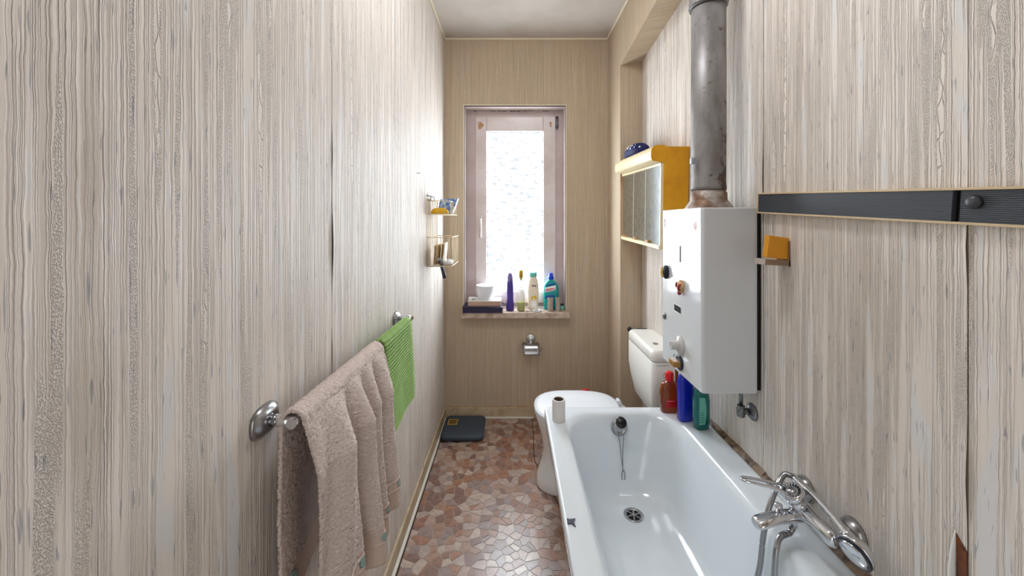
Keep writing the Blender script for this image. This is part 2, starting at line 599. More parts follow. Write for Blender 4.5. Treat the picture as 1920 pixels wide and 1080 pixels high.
wall_left = struct(G().box(XL - 0.15, XL - 0.004, HALL, YB + 0.1, 0, ZC).obj('wall_left', M_TRIM))
wall_right = struct(G().box(XR + 0.004, XR + 0.2, HALL, YB + 0.1, 0, ZC).obj('wall_right', M_TRIM))
WX0, WX1, WZ0, WZ1 = -0.358, 0.402, 0.800, 2.338     # window opening
g = G()
g.box(XL - 0.1, WX0, YB, YB + 0.26, 0, ZC)
g.box(WX1, XR + 0.1, YB, YB + 0.26, 0, ZC)
g.box(WX0, WX1, YB, YB + 0.26, 0, WZ0 - 0.04)
g.box(WX0, WX1, YB, YB + 0.26, WZ1, ZC)
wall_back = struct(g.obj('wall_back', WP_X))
g = G()
g.box(XL, -0.42, YF - 0.12, YF, 0, ZC)
g.box(0.42, XR, YF - 0.12, YF, 0, ZC)
g.box(-0.42, 0.42, YF - 0.12, YF, 2.08, ZC)
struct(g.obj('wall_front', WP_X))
g = G()
g.box(-0.42, -0.36, YF - 0.14, YF + 0.02, 0, 2.02)
g.box(0.36, 0.42, YF - 0.14, YF + 0.02, 0, 2.02)
g.box(-0.42, 0.42, YF - 0.14, YF + 0.02, 2.02, 2.08)
struct(g.obj('door_1', M_DOORF))
struct(G().box(XL - 0.1, XR + 0.1, YF - 0.12, YB + 0.1, ZC, ZC + 0.1).obj('ceiling', M_CEIL))
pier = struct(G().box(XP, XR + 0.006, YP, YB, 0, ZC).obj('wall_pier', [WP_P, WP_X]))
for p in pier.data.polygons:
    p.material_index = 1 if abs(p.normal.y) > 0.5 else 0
# soffit beam along the right wall, its underside rising a little towards the door
g = G()
def bz(y, d=0.0):
    return 2.505 + d + max(0, YP - y) * 0.105
ys = (YP, 1.5, 0.0)
lo = [[(XP, y, bz(y)), (XR + 0.006, y, bz(y, 0.03)), (XR + 0.006, y, ZC), (XP, y, ZC)] for y in ys]
lo.append([(XP, YF, bz(0.0)), (XR + 0.006, YF, bz(0.0, 0.03)), (XR + 0.006, YF, ZC), (XP, YF, ZC)])
g.loft(lo, smooth=False)
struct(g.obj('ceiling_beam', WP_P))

# wallpaper lengths: each strip its own sheet, lifting a little at the seams
def strip(parent, X, sgn, y0, y1, z0, z1, seed, lift=0.0, bulges=()):
    rr = random.Random(seed)
    ph = rr.uniform(0, 6)
    def fn(a, b):
        # a across (y), b up (z); denser near the edges
        y = y0 + (y1 - y0) * a
        z = z0 + (z1 - z0) * b
        e = 0
        for (yc, zc, sy, sz, amp) in bulges:
            dy = (y - yc) / sy; dz = (z - zc) / sz
            e += amp * math.exp(-dy * dy - dz * dz)
        e += lift * math.exp(-((y - y0) / 0.02) ** 2) * (0.5 + 0.5 * math.sin(z * 5.1 + ph))
        return (X + sgn * (0.0008 + e), y, z)
    o = G().grid(fn, 44, 70).obj('wallpaper_strip', WP_Y, parent)
    return o

seamL = [HALL + 0.01, -1.25, -0.66, -0.10, 0.458, 1.053, 1.62, 2.20, YB - 0.001]
for k in range(len(seamL) - 1):
    y0, y1 = seamL[k] + 0.0003, seamL[k + 1] - 0.0003
    bl = []
    if abs(seamL[k + 1] - 0.458) < 1e-3:      # lifted edge at the seam
        bl = [(y1, 1.52, 0.012, 0.10, 0.004), (y1, 1.24, 0.016, 0.09, 0.008), (y1, 1.9, 0.010, 0.2, 0.002)]
    if abs(seamL[k] - 1.053) < 1e-3:
        bl = [(y0, 1.66, 0.010, 0.05, 0.002), (y0, 1.40, 0.010, 0.08, 0.0045), (y0, 1.10, 0.01, 0.05, 0.002)]
    strip(wall_left, XL - 0.001, 1, y0, y1, 0.0, ZC - 0.002, 10 + k, 0.0006, bl)
seamR = [HALL + 0.01, -1.0, -0.43, 0.14, 0.708, 1.284, 1.86, YP - 0.001]
for k in range(len(seamR) - 1):
    y0, y1 = seamR[k] + 0.0006, seamR[k + 1] - 0.0006
    bl = []
    if abs(seamR[k] - 0.708) < 1e-3:
        bl = [(y0, 1.42, 0.008, 0.05, 0.004), (y0, 0.98, 0.008, 0.06, 0.004)]
    if abs(seamR[k] - 1.284) < 1e-3:
        bl = [(y0, 1.62, 0.010, 0.10, 0.004)]
    strip(wall_right, XR + 0.001, -1, y0, y1, 0.0, ZC - 0.002, 40 + k, 0.0010, bl)
# torn corner of wallpaper beside the mixer, the brown backing shows
ty = 0.7085
pts = [(0, 0.842), (0.0175, 0.864), (0.019, 0.83), (0.018, 0.78), (0.012, 0.72), (0.0, 0.64)]
G().prism([(XR - 0.0022, ty + a, z) for a, z in pts], (0.0015, 0, 0)).obj('torn_backing', M_BROWNP, wall_right)
def flap(a, b):
    z = 0.868 - 0.21 * b
    wdt = 0.011 * (0.15 + 0.85 * math.sin(min(1, b * 2.4) * PI / 2))
    y = ty + 0.0175 + wdt * a
    x = XR - 0.002 - 0.007 * math.sin(a * PI * 0.9) * math.sin(min(1, b * 1.8) * PI / 2)
    return (x, y, z)
G().grid(flap, 8, 16).obj('torn_flap', M_PAPER, wall_right, solid=0.0008)

# ceiling edge mouldings and baseboards
struct(G().box(XL, XL + 0.014, YF, YB - 0.014, ZC - 0.014, ZC).obj('trim_1', M_TRIM, bevel=0.004))
struct(G().box(XL, XP, YB - 0.014, YB, ZC - 0.014, ZC).obj('trim_2', M_TRIM, bevel=0.004))
struct(G().box(XP - 0.014, XP, YF, YB - 0.014, ZC - 0.014, ZC).obj('trim_3', M_TRIM, bevel=0.004))
bl_ = struct(G().box(XL, XL + 0.012, YF, YB - 0.012, 0, 0.078).obj('baseboard_left', M_BASE, bevel=0.003))
G().box(XL + 0.012, XL + 0.026, YF, YB - 0.03, 0, 0.014).obj('edge_strip', M_BASEW, bl_, bevel=0.003)
G().box(XL + 0.026, XL + 0.031, YF, YB - 0.03, 0, 0.0025).obj('dark_joint', M_DARKGAP, bl_)
bb = struct(G().box(XL + 0.012, XP, YB - 0.012, YB, 0, 0.078).obj('baseboard_back', M_BASE, bevel=0.003))
G().box(XL + 0.03, 0.16, YB - 0.022, YB - 0.012, 0, 0.012).obj('edge_strip', M_BASEW, bb, bevel=0.003)
g = G()
r4 = random.Random(4)
x = XL + 0.005
while x < 0.15:
    d = r4.uniform(0.012, 0.03)
    z = r4.uniform(0.080, 0.085)
    g.prism([(x, YB - 0.0016, 0.078), (x + d, YB - 0.0016, 0.078), (x + d, YB - 0.0016, z), (x, YB - 0.0016, z + r4.uniform(-0.003, 0.002))], (0, 0.0015, 0))
    x += d
g.obj('torn_paper_edge', M_RUST, bb)

# ------------------------------------------------------------------ window
YW = 2.92
win = struct(G().box(WX0, WX0 + 0.078, YW, YW + 0.07, WZ0, WZ1).box(WX1 - 0.068, WX1, YW, YW + 0.07, WZ0, WZ1)
             .box(WX0 + 0.078, WX1 - 0.068, YW, YW + 0.07, WZ1 - 0.058, WZ1).box(WX0 + 0.078, WX1 - 0.068, YW, YW + 0.07, WZ0, WZ0 + 0.04).obj('window_1', M_PVC, bevel=0.004))
sx0, sx1, sz0, sz1 = -0.283, 0.338, 0.834, 2.284
gx0, gx1, gz0, gz1 = -0.197, 0.243, 0.926, 2.169
sash = G().box(sx0, gx0, YW - 0.02, YW + 0.05, sz0, sz1).box(gx1, sx1, YW - 0.02, YW + 0.05, sz0, sz1).box(gx0, gx1, YW - 0.02, YW + 0.05, sz0, gz0).box(gx0, gx1, YW - 0.02, YW + 0.05, gz1, sz1).obj('sash', M_PVC2, win, bevel=0.005)
G().box(gx0 - 0.004, gx1 + 0.004, YW + 0.018, YW + 0.026, gz0 - 0.004, gz1 + 0.004).obj('pane', M_PANE, win)
g = G()
for a, b, c, d in ((gx0, gx0 + 0.005, gz0, gz1), (gx1 - 0.005, gx1, gz0, gz1)):
    g.box(a, b, YW + 0.010, YW + 0.018, c, d)
g.box(gx0 + 0.005, gx1 - 0.005, YW + 0.010, YW + 0.018, gz0, gz0 + 0.005).box(gx0 + 0.005, gx1 - 0.005, YW + 0.010, YW + 0.018, gz1 - 0.005, gz1)
g.obj('glazing_seal', M_GREYPL, win)
# sash joint shadow gap
# handle
hx = -0.243
h = G().box(hx - 0.012, hx + 0.012, YW - 0.028, YW - 0.02, 1.44, 1.51).obj('window_handle', M_PVC2, win, bevel=0.003)
G().cyl((hx, YW - 0.028, 1.485), (hx, YW - 0.052, 1.485), 0.009).tube([(hx, YW - 0.050, 1.492), (hx, YW - 0.056, 1.44), (hx, YW - 0.056, 1.345)], 0.010, 12).obj('lever', M_PVC2, h)
G().cyl((0.350, YW - 0.018, 2.20), (0.350, YW - 0.018, 2.285), 0.011).cyl((0.350, YW - 0.018, 2.19), (0.350, YW - 0.018, 2.20), 0.008).obj('hinge', M_GALV, win)
G().cyl((0.350, YW - 0.018, 0.88), (0.350, YW - 0.018, 0.96), 0.011).obj('hinge', M_GALV, win)
# stains on the frame corners, mould under the lintel, plaster edge round the opening
for (cx, cz, a, b, m) in ((-0.245, 2.215, 0.022, 0.034, M_RUST), (0.300, 2.225, 0.010, 0.022, M_RUST)):
    poly = []
    for k in range(14):
        rr = 0.75 + 0.5 * r4.random()
        poly.append((cx + a * rr * math.cos(k / 14 * 2 * PI), YW - 0.0206, cz + b * rr * math.sin(k / 14 * 2 * PI)))
    G().prism(poly, (0, 0.0005, 0)).obj('rust_stain', m, win)
g = G()
x = WX0 + 0.03
while x < WX1 - 0.05:
    d = r4.uniform(0.01, 0.05)
    t_ = r4.uniform(0.004, 0.012)
    g.box(x, x + d, YW - 0.001, YW, WZ1 - t_, WZ1)
    x += d * r4.uniform(1.0, 1.3)
g.obj('mould_line', M_MOULD, win)
e = 0.007
G().box(WX0 - e, WX0, YB - 0.002, YB + 0.02, WZ0, WZ1 + e).box(WX1, WX1 + e, YB - 0.002, YB + 0.02, WZ0, WZ1 + e).box(WX0, WX1, YB - 0.002, YB + 0.02, WZ1, WZ1 + e).obj('plaster_edge', M_TRIM, win)
G().box(WX0, WX1, YB, YW, WZ0 - 0.04, WZ0).box(-0.371, 0.424, 2.735, YB - 0.0005, WZ0 - 0.042, WZ0).obj('window_sill', M_MARBLE, win, bevel=0.003)
# reveal lining
G().box(WX0, WX0 + 0.003, YB + 0.02, YW, WZ0, WZ1).box(WX1 - 0.003, WX1, YB + 0.02, YW, WZ0, WZ1).box(WX0 + 0.003, WX1 - 0.003, YB + 0.02, YW, WZ1 - 0.003, WZ1).obj('reveal_lining', M_PVC, win)

# ceiling lamp over the bathtub, above the picture's edge
LX, LY = 0.12, 1.24
cl = thing('ceiling_lamp', 'round opal glass ceiling lamp', 'lamp', (LX, LY, ZC - 0.12))
G().lathe([(0.155, -0.022), (0.160, -0.018), (0.160, 0.0)], (LX, LY, ZC), n=40).obj('lamp_base', M_DOORF, cl)
G().lathe([(0.150, -0.022), (0.148, -0.050), (0.130, -0.082), (0.095, -0.105), (0.05, -0.117), (0.0, -0.120)], (LX, LY, ZC), n=40, cap0=False, cap1=False).obj('lamp_shade', mat('opal_glass_lit', (246, 250, 255), 0.4, emit=LAMP), cl)

# ================================================================== BATHTUB
tub = thing('bathtub', 'white enamelled bathtub along the right wall', 'bathtub', (0.5, 0.885, 0))
prof = [  # x0, x1, y0, y1, radius, z
    (0.36, 0.66, 0.60, 1.45, 0.12, 0.14), (0.27, 0.75, 0.30, 1.60, 0.16, 0.26), (0.20, 0.80, 0.10, 1.70, 0.13, 0.50), (0.168, 0.835, 0.04, 1.735, 0.05, 0.553),
    (0.156, 0.846, 0.025, 1.748, 0.022, 0.560), (0.150, 0.850, 0.02, 1.752, 0.024, 0.568), (0.150, 0.850, 0.02, 1.752, 0.024, 0.592), (0.1525, 0.8475, 0.023, 1.7495, 0.022, 0.5985),
    (0.158, 0.842, 0.028, 1.744, 0.020, 0.6005), (0.166, 0.836, 0.035, 1.738, 0.02, 0.5985), (0.205, 0.77, 0.075, 1.722, 0.09, 0.598), (0.222, 0.750, 0.09, 1.708, 0.12, 0.5965),
    (0.234, 0.738, 0.105, 1.698, 0.135, 0.590), (0.242, 0.730, 0.12, 1.690, 0.14, 0.576), (0.250, 0.722, 0.15, 1.682, 0.145, 0.55), (0.272, 0.702, 0.24, 1.662, 0.15, 0.46), (0.296, 0.680, 0.36, 1.638, 0.15, 0.37),
    (0.318, 0.658, 0.46, 1.612, 0.14, 0.322), (0.350, 0.626, 0.54, 1.580, 0.12, 0.299), (0.395, 0.581, 0.62, 1.54, 0.09, 0.291), (0.45, 0.526, 0.8, 1.50, 0.036, 0.289)]
G().loft([rrect(*p, n=10) for p in prof]).obj('basin', M_ENAMEL, tub)
for fx in (0.34, 0.68):
    for fy in (0.62, 1.42):
        G().lathe([(0.028, 0), (0.030, 0.01), (0.018, 0.03), (0.018, 0.17), (0.03, 0.2)], (fx, fy, 0)).obj('foot', M_ENAMEL, tub)
dr = G().lathe([(0.039, 0.0), (0.039, 0.003), (0.034, 0.005), (0.029, 0.003), (0.027, 0.0015), (0.0, 0.0015)], (0.489, 1.500, 0.2885), n=32, cap0=False, cap1=False).obj('drain', M_CHROMED, tub)
G().lathe([(0.027, 0.0018), (0.0, 0.0018)], (0.489, 1.500, 0.2885), n=28, cap0=False, cap1=False).obj('drain_hole', M_BLACKM, dr)
g = G()
for k in range(3):
    a = k * PI / 3 + 0.3
    d = Vector((math.cos(a), math.sin(a), 0)) * 0.027; q = Vector((-math.sin(a), math.cos(a), 0)) * 0.0028
    c = Vector((0.489, 1.500, 0.2906))
    g.prism([c - d - q, c + d - q, c + d + q, c - d + q], (0, 0, 0.001))
g.lathe([(0.006, 0), (0.006, 0.0015)], (0.489, 1.500, 0.2906), n=12)
g.obj('drain_cross', M_CHROMED, dr)
# overflow with plug resting on it
ov = Vector((0.482, 1.676, 0.545)); od = Vector((0, -1, 0.18))
of = G().lathe([(0.036, 0), (0.036, 0.004), (0.030, 0.012), (0.022, 0.015), (0.020, 0.012), (0.012, 0.013), (0.006, 0.017), (0.0, 0.018)], ov, od, 28, cap0=True, cap1=False).obj('overflow', M_CHROMED, tub)
pl = ov + Vector((0.002, -0.014, 0.026))
G().lathe([(0.020, 0), (0.024, 0.006), (0.024, 0.014), (0.019, 0.020), (0, 0.021)], pl, (0, -0.75, 0.7), 24, cap1=False).obj('plug', M_BLACK, tub)
for dx in (-1, 1):
    pts = []
    for k in range(16):
        t = k / 15
        zc_ = ov.z - 0.012 - 0.158 * t
        pts.append((ov.x + 0.003 + dx * (0.0125 * (1 - t) ** 1.2 - 0.0005), 1.682 - (0.55 - zc_) * 0.245 - 0.007 - 0.014 * (1 - t) ** 3, zc_))
    G().tube(pts, 0.0014, 6).obj('chain', M_GALV, of)
yb = ov.y + 0.0
loop = [(ov.x + 0.003 + 0.0075 * math.cos(a), 1.682 - (0.55 - (ov.z - 0.186)) * 0.26 - 0.007, ov.z - 0.186 + 0.018 * math.sin(a) * (1.0 if math.sin(a) < 0 else 1.5)) for a in [2 * PI * k / 18 for k in range(18)]]
G().tube(loop, 0.0016, 6, closed=True).obj('chain_loop', M_GALV, of)
# chips in the enamel
ch = [(1062.5, 973), (1069, 974.5), (1079, 973), (1076, 981), (1080, 989), (1071, 982), (1064, 984)]
def rimp(x, y, z=0.5992):
    Y = F * (CAM - z) / (y - HY)
    return Vector(((x - HX) * Y / F, Y, z))
G().prism([rimp(*c) + Vector((0, 0, 0.0001)) for c in ch], (0, 0, 0.0022)).obj('enamel_chip', M_NAVY, tub)
# grimy sealant joint along the wall
g = G()
r9 = random.Random(9)
yy = 0.03
while yy < 1.745:
    d = r9.uniform(0.03, 0.06)
    zt = 0.606 + r9.uniform(-0.003, 0.006)
    y2 = min(yy + d, 1.75)
    g.prism([(0.846 + r9.uniform(-0.002, 0.001), yy, 0.597), (XR - 0.0005, yy, 0.597), (XR - 0.0005, yy, zt + 0.008), (0.852, yy, zt)], (0, y2 - yy, 0))
    yy = y2
g.obj('sealant_joint', M_GRIME, tub)

# ================================================================== TOILET
TY = 2.10
wc = thing('toilet', 'white floor-standing toilet with its lid closed, behind the bathtub', 'toilet', (0.42, TY, 0))
def egg(tip, back, b, z, n=40, p=2.3):
    cx = tip + (back - tip) * 0.42
    out = []
    for i in range(n):
        a = 2 * PI * i / n
        c, s_ = math.cos(a), math.sin(a)
        ax = (back - cx) if c > 0 else (cx - tip)
        pp = 3.0 if c > 0 else p
        out.append((cx + ax * math.copysign(abs(c) ** (2 / pp), c), TY + b * math.copysign(abs(s_) ** (2 / pp), s_), z))
    return out
G().loft([egg(0.140, 0.60, 0.120, 0.0), egg(0.134, 0.60, 0.124, 0.015), egg(0.142, 0.59, 0.118, 0.06), egg(0.172, 0.57, 0.106, 0.15), egg(0.176, 0.57, 0.108, 0.21), egg(0.160, 0.60, 0.135, 0.29),
          egg(0.140, 0.64, 0.168, 0.355), egg(0.133, 0.66, 0.178, 0.385), egg(0.133, 0.66, 0.178, 0.400), egg(0.145, 0.65, 0.165, 0.402)]).obj('bowl', M_CERAMIC, wc)
G().loft([egg(0.129, 0.595, 0.181, 0.404), egg(0.126, 0.60, 0.184, 0.410), egg(0.126, 0.60, 0.184, 0.417), egg(0.130, 0.595, 0.180, 0.420)]).obj('seat', M_SEAT, wc)
G().loft([egg(0.129, 0.60, 0.182, 0.421), egg(0.124, 0.605, 0.187, 0.427), egg(0.126, 0.603, 0.186, 0.436), egg(0.150, 0.59, 0.165, 0.443), egg(0.24, 0.5, 0.09, 0.446)]).obj('lid', M_SEAT, wc)
for s_ in (-1, 1):
    G().cyl((0.622, TY + s_ * 0.08 - 0.02, 0.418), (0.622, TY + s_ * 0.08 + 0.02, 0.418), 0.013).obj('hinge', M_SEAT, wc)
tk = thing('cistern', 'white plastic low-level cistern on the wall above the toilet', 'cistern', (0.79, TY, 0.47))
tx0, tx1, ty0, ty1 = 0.716, XR - 0.001, 1.905, 2.315
def tl(z, a=0.0, dy=0.0, dx=0.0):
    return rrect(tx0 + a + dx, tx1, ty0 + a + dy, ty1 - a - dy, 0.028, z, 6)
G().loft([tl(0.43, 0.012, 0.05, 0.03), tl(0.45, 0.004, 0.045, 0.02), tl(0.56, 0.002, 0.012, 0.004), tl(0.62, 0, 0, 0), tl(0.742, 0, 0, 0), tl(0.746, 0.003, 0, 0)]).obj('tank', M_TANK, tk)
tlid = G().loft([tl(0.748, 0.002), tl(0.750, 0.0), tl(0.790, 0.001), tl(0.803, 0.008), tl(0.807, 0.02)]).obj('tank_lid', M_TANK, tk)
G().lathe([(0.016, 0), (0.015, 0.004), (0.011, 0.005), (0.0, 0.006)], (0.775, 2.02, 0.8065), n=20, cap1=False).obj('flush_button', M_CHROMED, tlid)
G().lathe([(0.020, 0), (0.020, 0.002), (0.017, 0.003)], (0.785, ty0 - 0.0002, 0.69), (0, -1, 0), 24).obj('blanking_disc', M_TANK, tk)
G().box(0.738, 0.80, ty0 - 0.0015, ty0 + 0.001, 0.735, 0.7365).obj('seam_line', M_GREYPL, tk)
G().tube([(0.79, TY, 0.45), (0.79, TY, 0.36), (0.76, TY, 0.31), (0.70, TY, 0.30), (0.662, TY, 0.30)], 0.024, 14).obj('flush_pipe', M_TANK, tk)
vb = thing('stop_valve', 'small black handled stop valve beside the cistern', 'valve', (0.72, 2.40, 0.79))
G().cyl((0.762, 2.40, 0.775), (XR, 2.40, 0.775), 0.008).obj('valve_body', M_GALV, vb)
G().lathe([(0.010, 0), (0.016, 0.004), (0.016, 0.016), (0.010, 0.020)], (0.764, 2.40, 0.775), (-1, 0, 0.3), 14).obj('valve_handle', M_BLACK, vb)
# red and black bits behind the lid
rb = thing('toilet_brush', 'red toilet brush in a black holder behind the toilet bowl', 'brush', (0.41, 2.40, 0))
G().lathe([(0.042, 0), (0.045, 0.01), (0.038, 0.16), (0.042, 0.17)], (0.41, 2.42, 0), n=20).obj('holder', M_BLACK, rb)
G().tube([(0.41, 2.42, 0.165), (0.41, 2.42, 0.33), (0.43, 2.40, 0.372), (0.47, 2.395, 0.388), (0.49, 2.395, 0.386)], 0.009, 10).obj('handle', M_RED, rb)

# ================================================================== GAS WATER HEATER
HX0, HY0, HY1, HZ0, HZ1 = 0.657, 1.29, 1.635, 0.873, 1.518
ht = thing('water_heater', 'white enamelled gas water heater on the right wall above the bathtub', 'water heater', (0.76, 1.46, HZ0))
G().loft([rrect(HX0, XR - 0.012, HY0, HY1, 0.012, z, 4) for z in (HZ0, HZ1)], smooth=False).obj('casing', M_HEATER, ht, bevel=0.004)
G().box(XR - 0.012, XR - 0.001, HY0 + 0.006, HY1 - 0.006, HZ0 + 0.01, HZ1 - 0.01).obj('back_plate', M_BLACKM, ht)
def front(x, y):
    return onx(x, y, HX0)
def fplate(name, pix, m, d=0.002, parent=None, off=0.0):
    return G().prism([front(*p) + Vector((-off, 0, 0)) for p in pix], (-d, 0, 0)).obj(name, m, parent or ht)
sw = fplate('sight_window_frame', [(1263.7, 568), (1278, 576.3), (1278, 591.5), (1263.7, 583.5)], M_WHITEP, 0.0012)
fplate('sight_window', [(1264.9, 569.6), (1277, 576.8), (1277, 588.4), (1264.9, 581)], M_BLACKM, 0.0022)
c = front(1246.5, 592)
G().lathe([(0.014, 0), (0.014, 0.004), (0.009, 0.006), (0.0, 0.006)], c, (-1, 0, 0), 18, cap1=False).obj('screw_cap', M_GALV, ht)
c = front(1276, 647)
k1 = G().lathe([(0.036, 0), (0.036, 0.005), (0.030, 0.010), (0.018, 0.012), (0.0165, 0.038), (0.014, 0.040)], c, (-1, 0, 0), 28).obj('temperature_knob', M_GREYK, ht)
G().box(c.x - 0.0415, c.x - 0.0395, c.y - 0.0015, c.y + 0.0015, c.z, c.z + 0.014).obj('knob_mark', M_DKRED, k1)
c = front(1275, 680)
k2 = G().lathe([(0.030, 0), (0.030, 0.004), (0.024, 0.008)], c, (-1, 0, 0), 24).obj('gas_knob', M_DKHAND, ht)
G().box(c.x - 0.034, c.x - 0.006, c.y - 0.024, c.y + 0.024, c.z - 0.011, c.z + 0.011).obj('grip', M_BROWNK, k2, bevel=0.003)
for q in ((1272, 631), (1264, 666)):
    cc = front(*q)
    G().lathe([(0.004, 0), (0.004, 0.001)], cc, (-1, 0, 0), 10).obj('dial_mark', M_DKHAND, ht)
# engraved badge: raised plate, dark edges, crest outline
bd = fplate('badge', [(1264, 460.5), (1276, 461), (1276, 491), (1264, 488)], M_HEATER, 0.0025)
fplate('badge_edge', [(1274.6, 461), (1276.2, 461), (1276.2, 492), (1274.6, 491)], M_GREYPL, 0.0032, bd)
for q in ([(1265, 462.3), (1272.5, 462.6), (1272.5, 463.4), (1265, 463.1)], [(1264.6, 463), (1265.2, 463), (1265.2, 486), (1264.6, 486)]):
    fplate('badge_line', q, M_GREYPL, 0.0029, bd)
cc = front(1269.5, 475)
G().tube([(cc.x - 0.0027, cc.y + 0.014 * math.cos(a), cc.z + (0.020 if math.sin(a) > 0 else 0.026) * math.sin(a)) for a in [k * PI / 10 for k in range(20)]], 0.0007, 5, closed=True).obj('badge_crest', M_GREYPL, bd)
def blot(name, x, y, rx, ry, m, seed, d=0.0006):
    rr = random.Random(seed)
    c = front(x, y)
    poly = []
    for k in range(16):
        q = rr.uniform(0.6, 1.1)
        poly.append((c.x, c.y + rx * q * math.cos(k * PI / 8), c.z + ry * q * math.sin(k * PI / 8)))
    return G().prism(poly, (-d, 0, 0)).obj(name, m, ht)
blot('flower_transfer', 1246.5, 418, 0.012, 0.024, M_DKRED, 1)
blot('flower_transfer', 1304, 423, 0.012, 0.021, M_PINKP, 2)
blot('round_sticker', 1305.5, 396, 0.007, 0.010, M_WHITEP, 5)
# draught hood on the heater
fc = Vector((0.752, 1.43, 0))
def sq(rx, ry, z, p):
    return sell(fc.x, fc.y, z, rx, ry, p, 32)
G().loft([sq(0.076, 0.078, HZ1 - 0.001, 3.2), sq(0.075, 0.077, HZ1 + 0.004, 3.2), sq(0.0655, 0.0655, HZ1 + 0.030, 2.1), sq(0.0640, 0.0640, HZ1 + 0.034, 2), sq(0.0640, 0.0640, HZ1 + 0.060, 2), sq(0.060, 0.060, HZ1 + 0.062, 2), sq(0.0595, 0.0595, HZ1 + 0.072, 2)]).obj('draught_hood', M_FLUER, ht)

fl = thing('flue_pipe', 'stained grey metal flue pipe rising from the water heater', 'flue pipe', (fc.x, fc.y, HZ1 + 0.072))
PZ = 2.615
G().lathe([(0.0615, HZ1 + 0.072), (0.0615, HZ1 + 0.085), (0.0600, HZ1 + 0.09), (0.0610, 1.9), (0.0605, 2.29)], fc, n=40).obj('lower_tube', M_FLUE, fl)
G().lathe([(0.066, 2.285), (0.067, 2.295), (0.065, 2.303), (0.068, 2.312), (0.065, 2.322), (0.0665, 2.33), (0.062, 2.345), (0.062, PZ)], fc, n=40).obj('upper_tube', M_FLUE, fl)
G().tube([(fc.x + 0.0675 * math.cos(a), fc.y + 0.0675 * math.sin(a), 2.297 + 0.004 * math.sin(a + 1)) for a in [k * PI / 16 for k in range(32)]], 0.0022, 6, closed=True).obj('wire_tie', M_GALV, fl)
cp = P(1299, 302, 1.405)
G().box(cp.x - 0.010, cp.x + 0.006, cp.y - 0.012, cp.y + 0.006, cp.z - 0.012, cp.z + 0.012).obj('clip', M_GREYPL, fl, bevel=0.002)

# magnets stuck to the heater front
c = front(1251, 510)
mg = thing('magnet', 'dark blue and yellow figurine magnet on the water heater', 'magnet', c, 'magnets on the water heater')
G().loft([[(c.x - d, c.y + 0.021 * k_ * math.cos(a), c.z + 0.030 * k_ * math.sin(a)) for a in [i * PI / 8 for i in range(16)]] for d, k_ in ((0.0, 0.9), (0.006, 1.0), (0.015, 0.8), (0.018, 0.4))]).obj('figure_body', M_MAGB, mg)
G().tube([(c.x - 0.016, c.y + 0.012, c.z + 0.014), (c.x - 0.021, c.y + 0.006, c.z - 0.004), (c.x - 0.018, c.y - 0.004, c.z - 0.020)], 0.0065, 8).obj('yellow_arm', M_MAGY, mg)
G().ball((c.x - 0.013, c.y + 0.019, c.z + 0.010), 0.009, 10).ball((c.x - 0.012, c.y + 0.016, c.z - 0.004), 0.006, 10).obj('tan_detail', M_MAGT, mg)
c = front(1279, 537)
mg = thing('magnet', 'tan and dark red figurine magnet on the water heater', 'magnet', c, 'magnets on the water heater')
G().loft([[(c.x - d, c.y + 0.021 * k_ * math.cos(a) * (1 + 0.12 * math.sin(3 * a)), c.z + 0.026 * k_ * math.sin(a)) for a in [i * PI / 8 for i in range(16)]] for d, k_ in ((0.0, 0.9), (0.006, 1.0), (0.014, 0.8), (0.018, 0.4))]).obj('figure_body', M_MAGT, mg)
G().tube([(c.x - 0.014, c.y - 0.014, c.z + 0.010), (c.x - 0.019, c.y - 0.008, c.z - 0.004), (c.x - 0.014, c.y - 0.010, c.z - 0.016)], 0.0055, 8).obj('red_detail', M_MAGR, mg)
G().tube([(c.x - 0.016, c.y + 0.012, c.z + 0.014), (c.x - 0.020, c.y + 0.007, c.z + 0.006), (c.x - 0.017, c.y + 0.013, c.z - 0.003)], 0.004, 8).obj('red_detail', M_MAGR, mg)
G().ball((c.x - 0.010, c.y + 0.002, c.z - 0.026), 0.008, 10).obj('red_detail', M_MAGR, mg)

# angle valve below the heater
wv = onx(1411, 772, XR)
av = thing('angle_valve', 'tarnished metal angle valve on the wall below the water heater', 'valve', wv)
G().lathe([(0.030, 0), (0.029, 0.004), (0.020, 0.012), (0.013, 0.016)], wv, (-1, 0, 0), 24).obj('rosette', M_GALV, av)
vc = wv + Vector((-0.042, 0, 0.004))
G().cyl(wv + Vector((-0.012, 0, 0)), vc, 0.011).lathe([(0.010, -0.022), (0.0135, -0.018), (0.0135, 0.012), (0.010, 0.016)], vc, n=12).lathe([(0.014, 0.006), (0.014, 0.020)], vc, n=6).obj('valve_body', M_GALV, av)
G().cyl(vc + Vector((0, 0, 0.018)), (vc.x, vc.y, HZ0 + 0.004), 0.0065).obj('riser', M_GALV, av)
for x in (0.783, 0.806):
    tag(G().tube(bez([(x, 1.776, 0.001), (x, 1.776, 0.5), (x, 1.776, 0.90), (x, 1.760, 0.945), (x, 1.72, 0.96), (x, 1.638, 0.96)], 24), 0.0075, 8).obj('gas_pipe', M_COPPER),
        'thin old copper pipe behind the bathtub, the one ' + ('beside the amber bottle' if x < 0.79 else 'closer to the right wall'), 'pipe', 'copper pipes to the water heater')

# ================================================================== MIRROR CABINET
CY0, CY1, CXF = 1.830, 2.470, 0.728
CZ0, CZ1 = 1.331, 1.841
cb = thing('mirror_cabinet', 'yellow mirror cabinet with a cream light canopy on the right wall', 'cabinet', (0.80, CY0, CZ0))
G().box(CXF + 0.010, XR - 0.002, CY0, CY1, CZ0, CZ1 - 0.006).obj('body', M_YELL, cb, bevel=0.003)
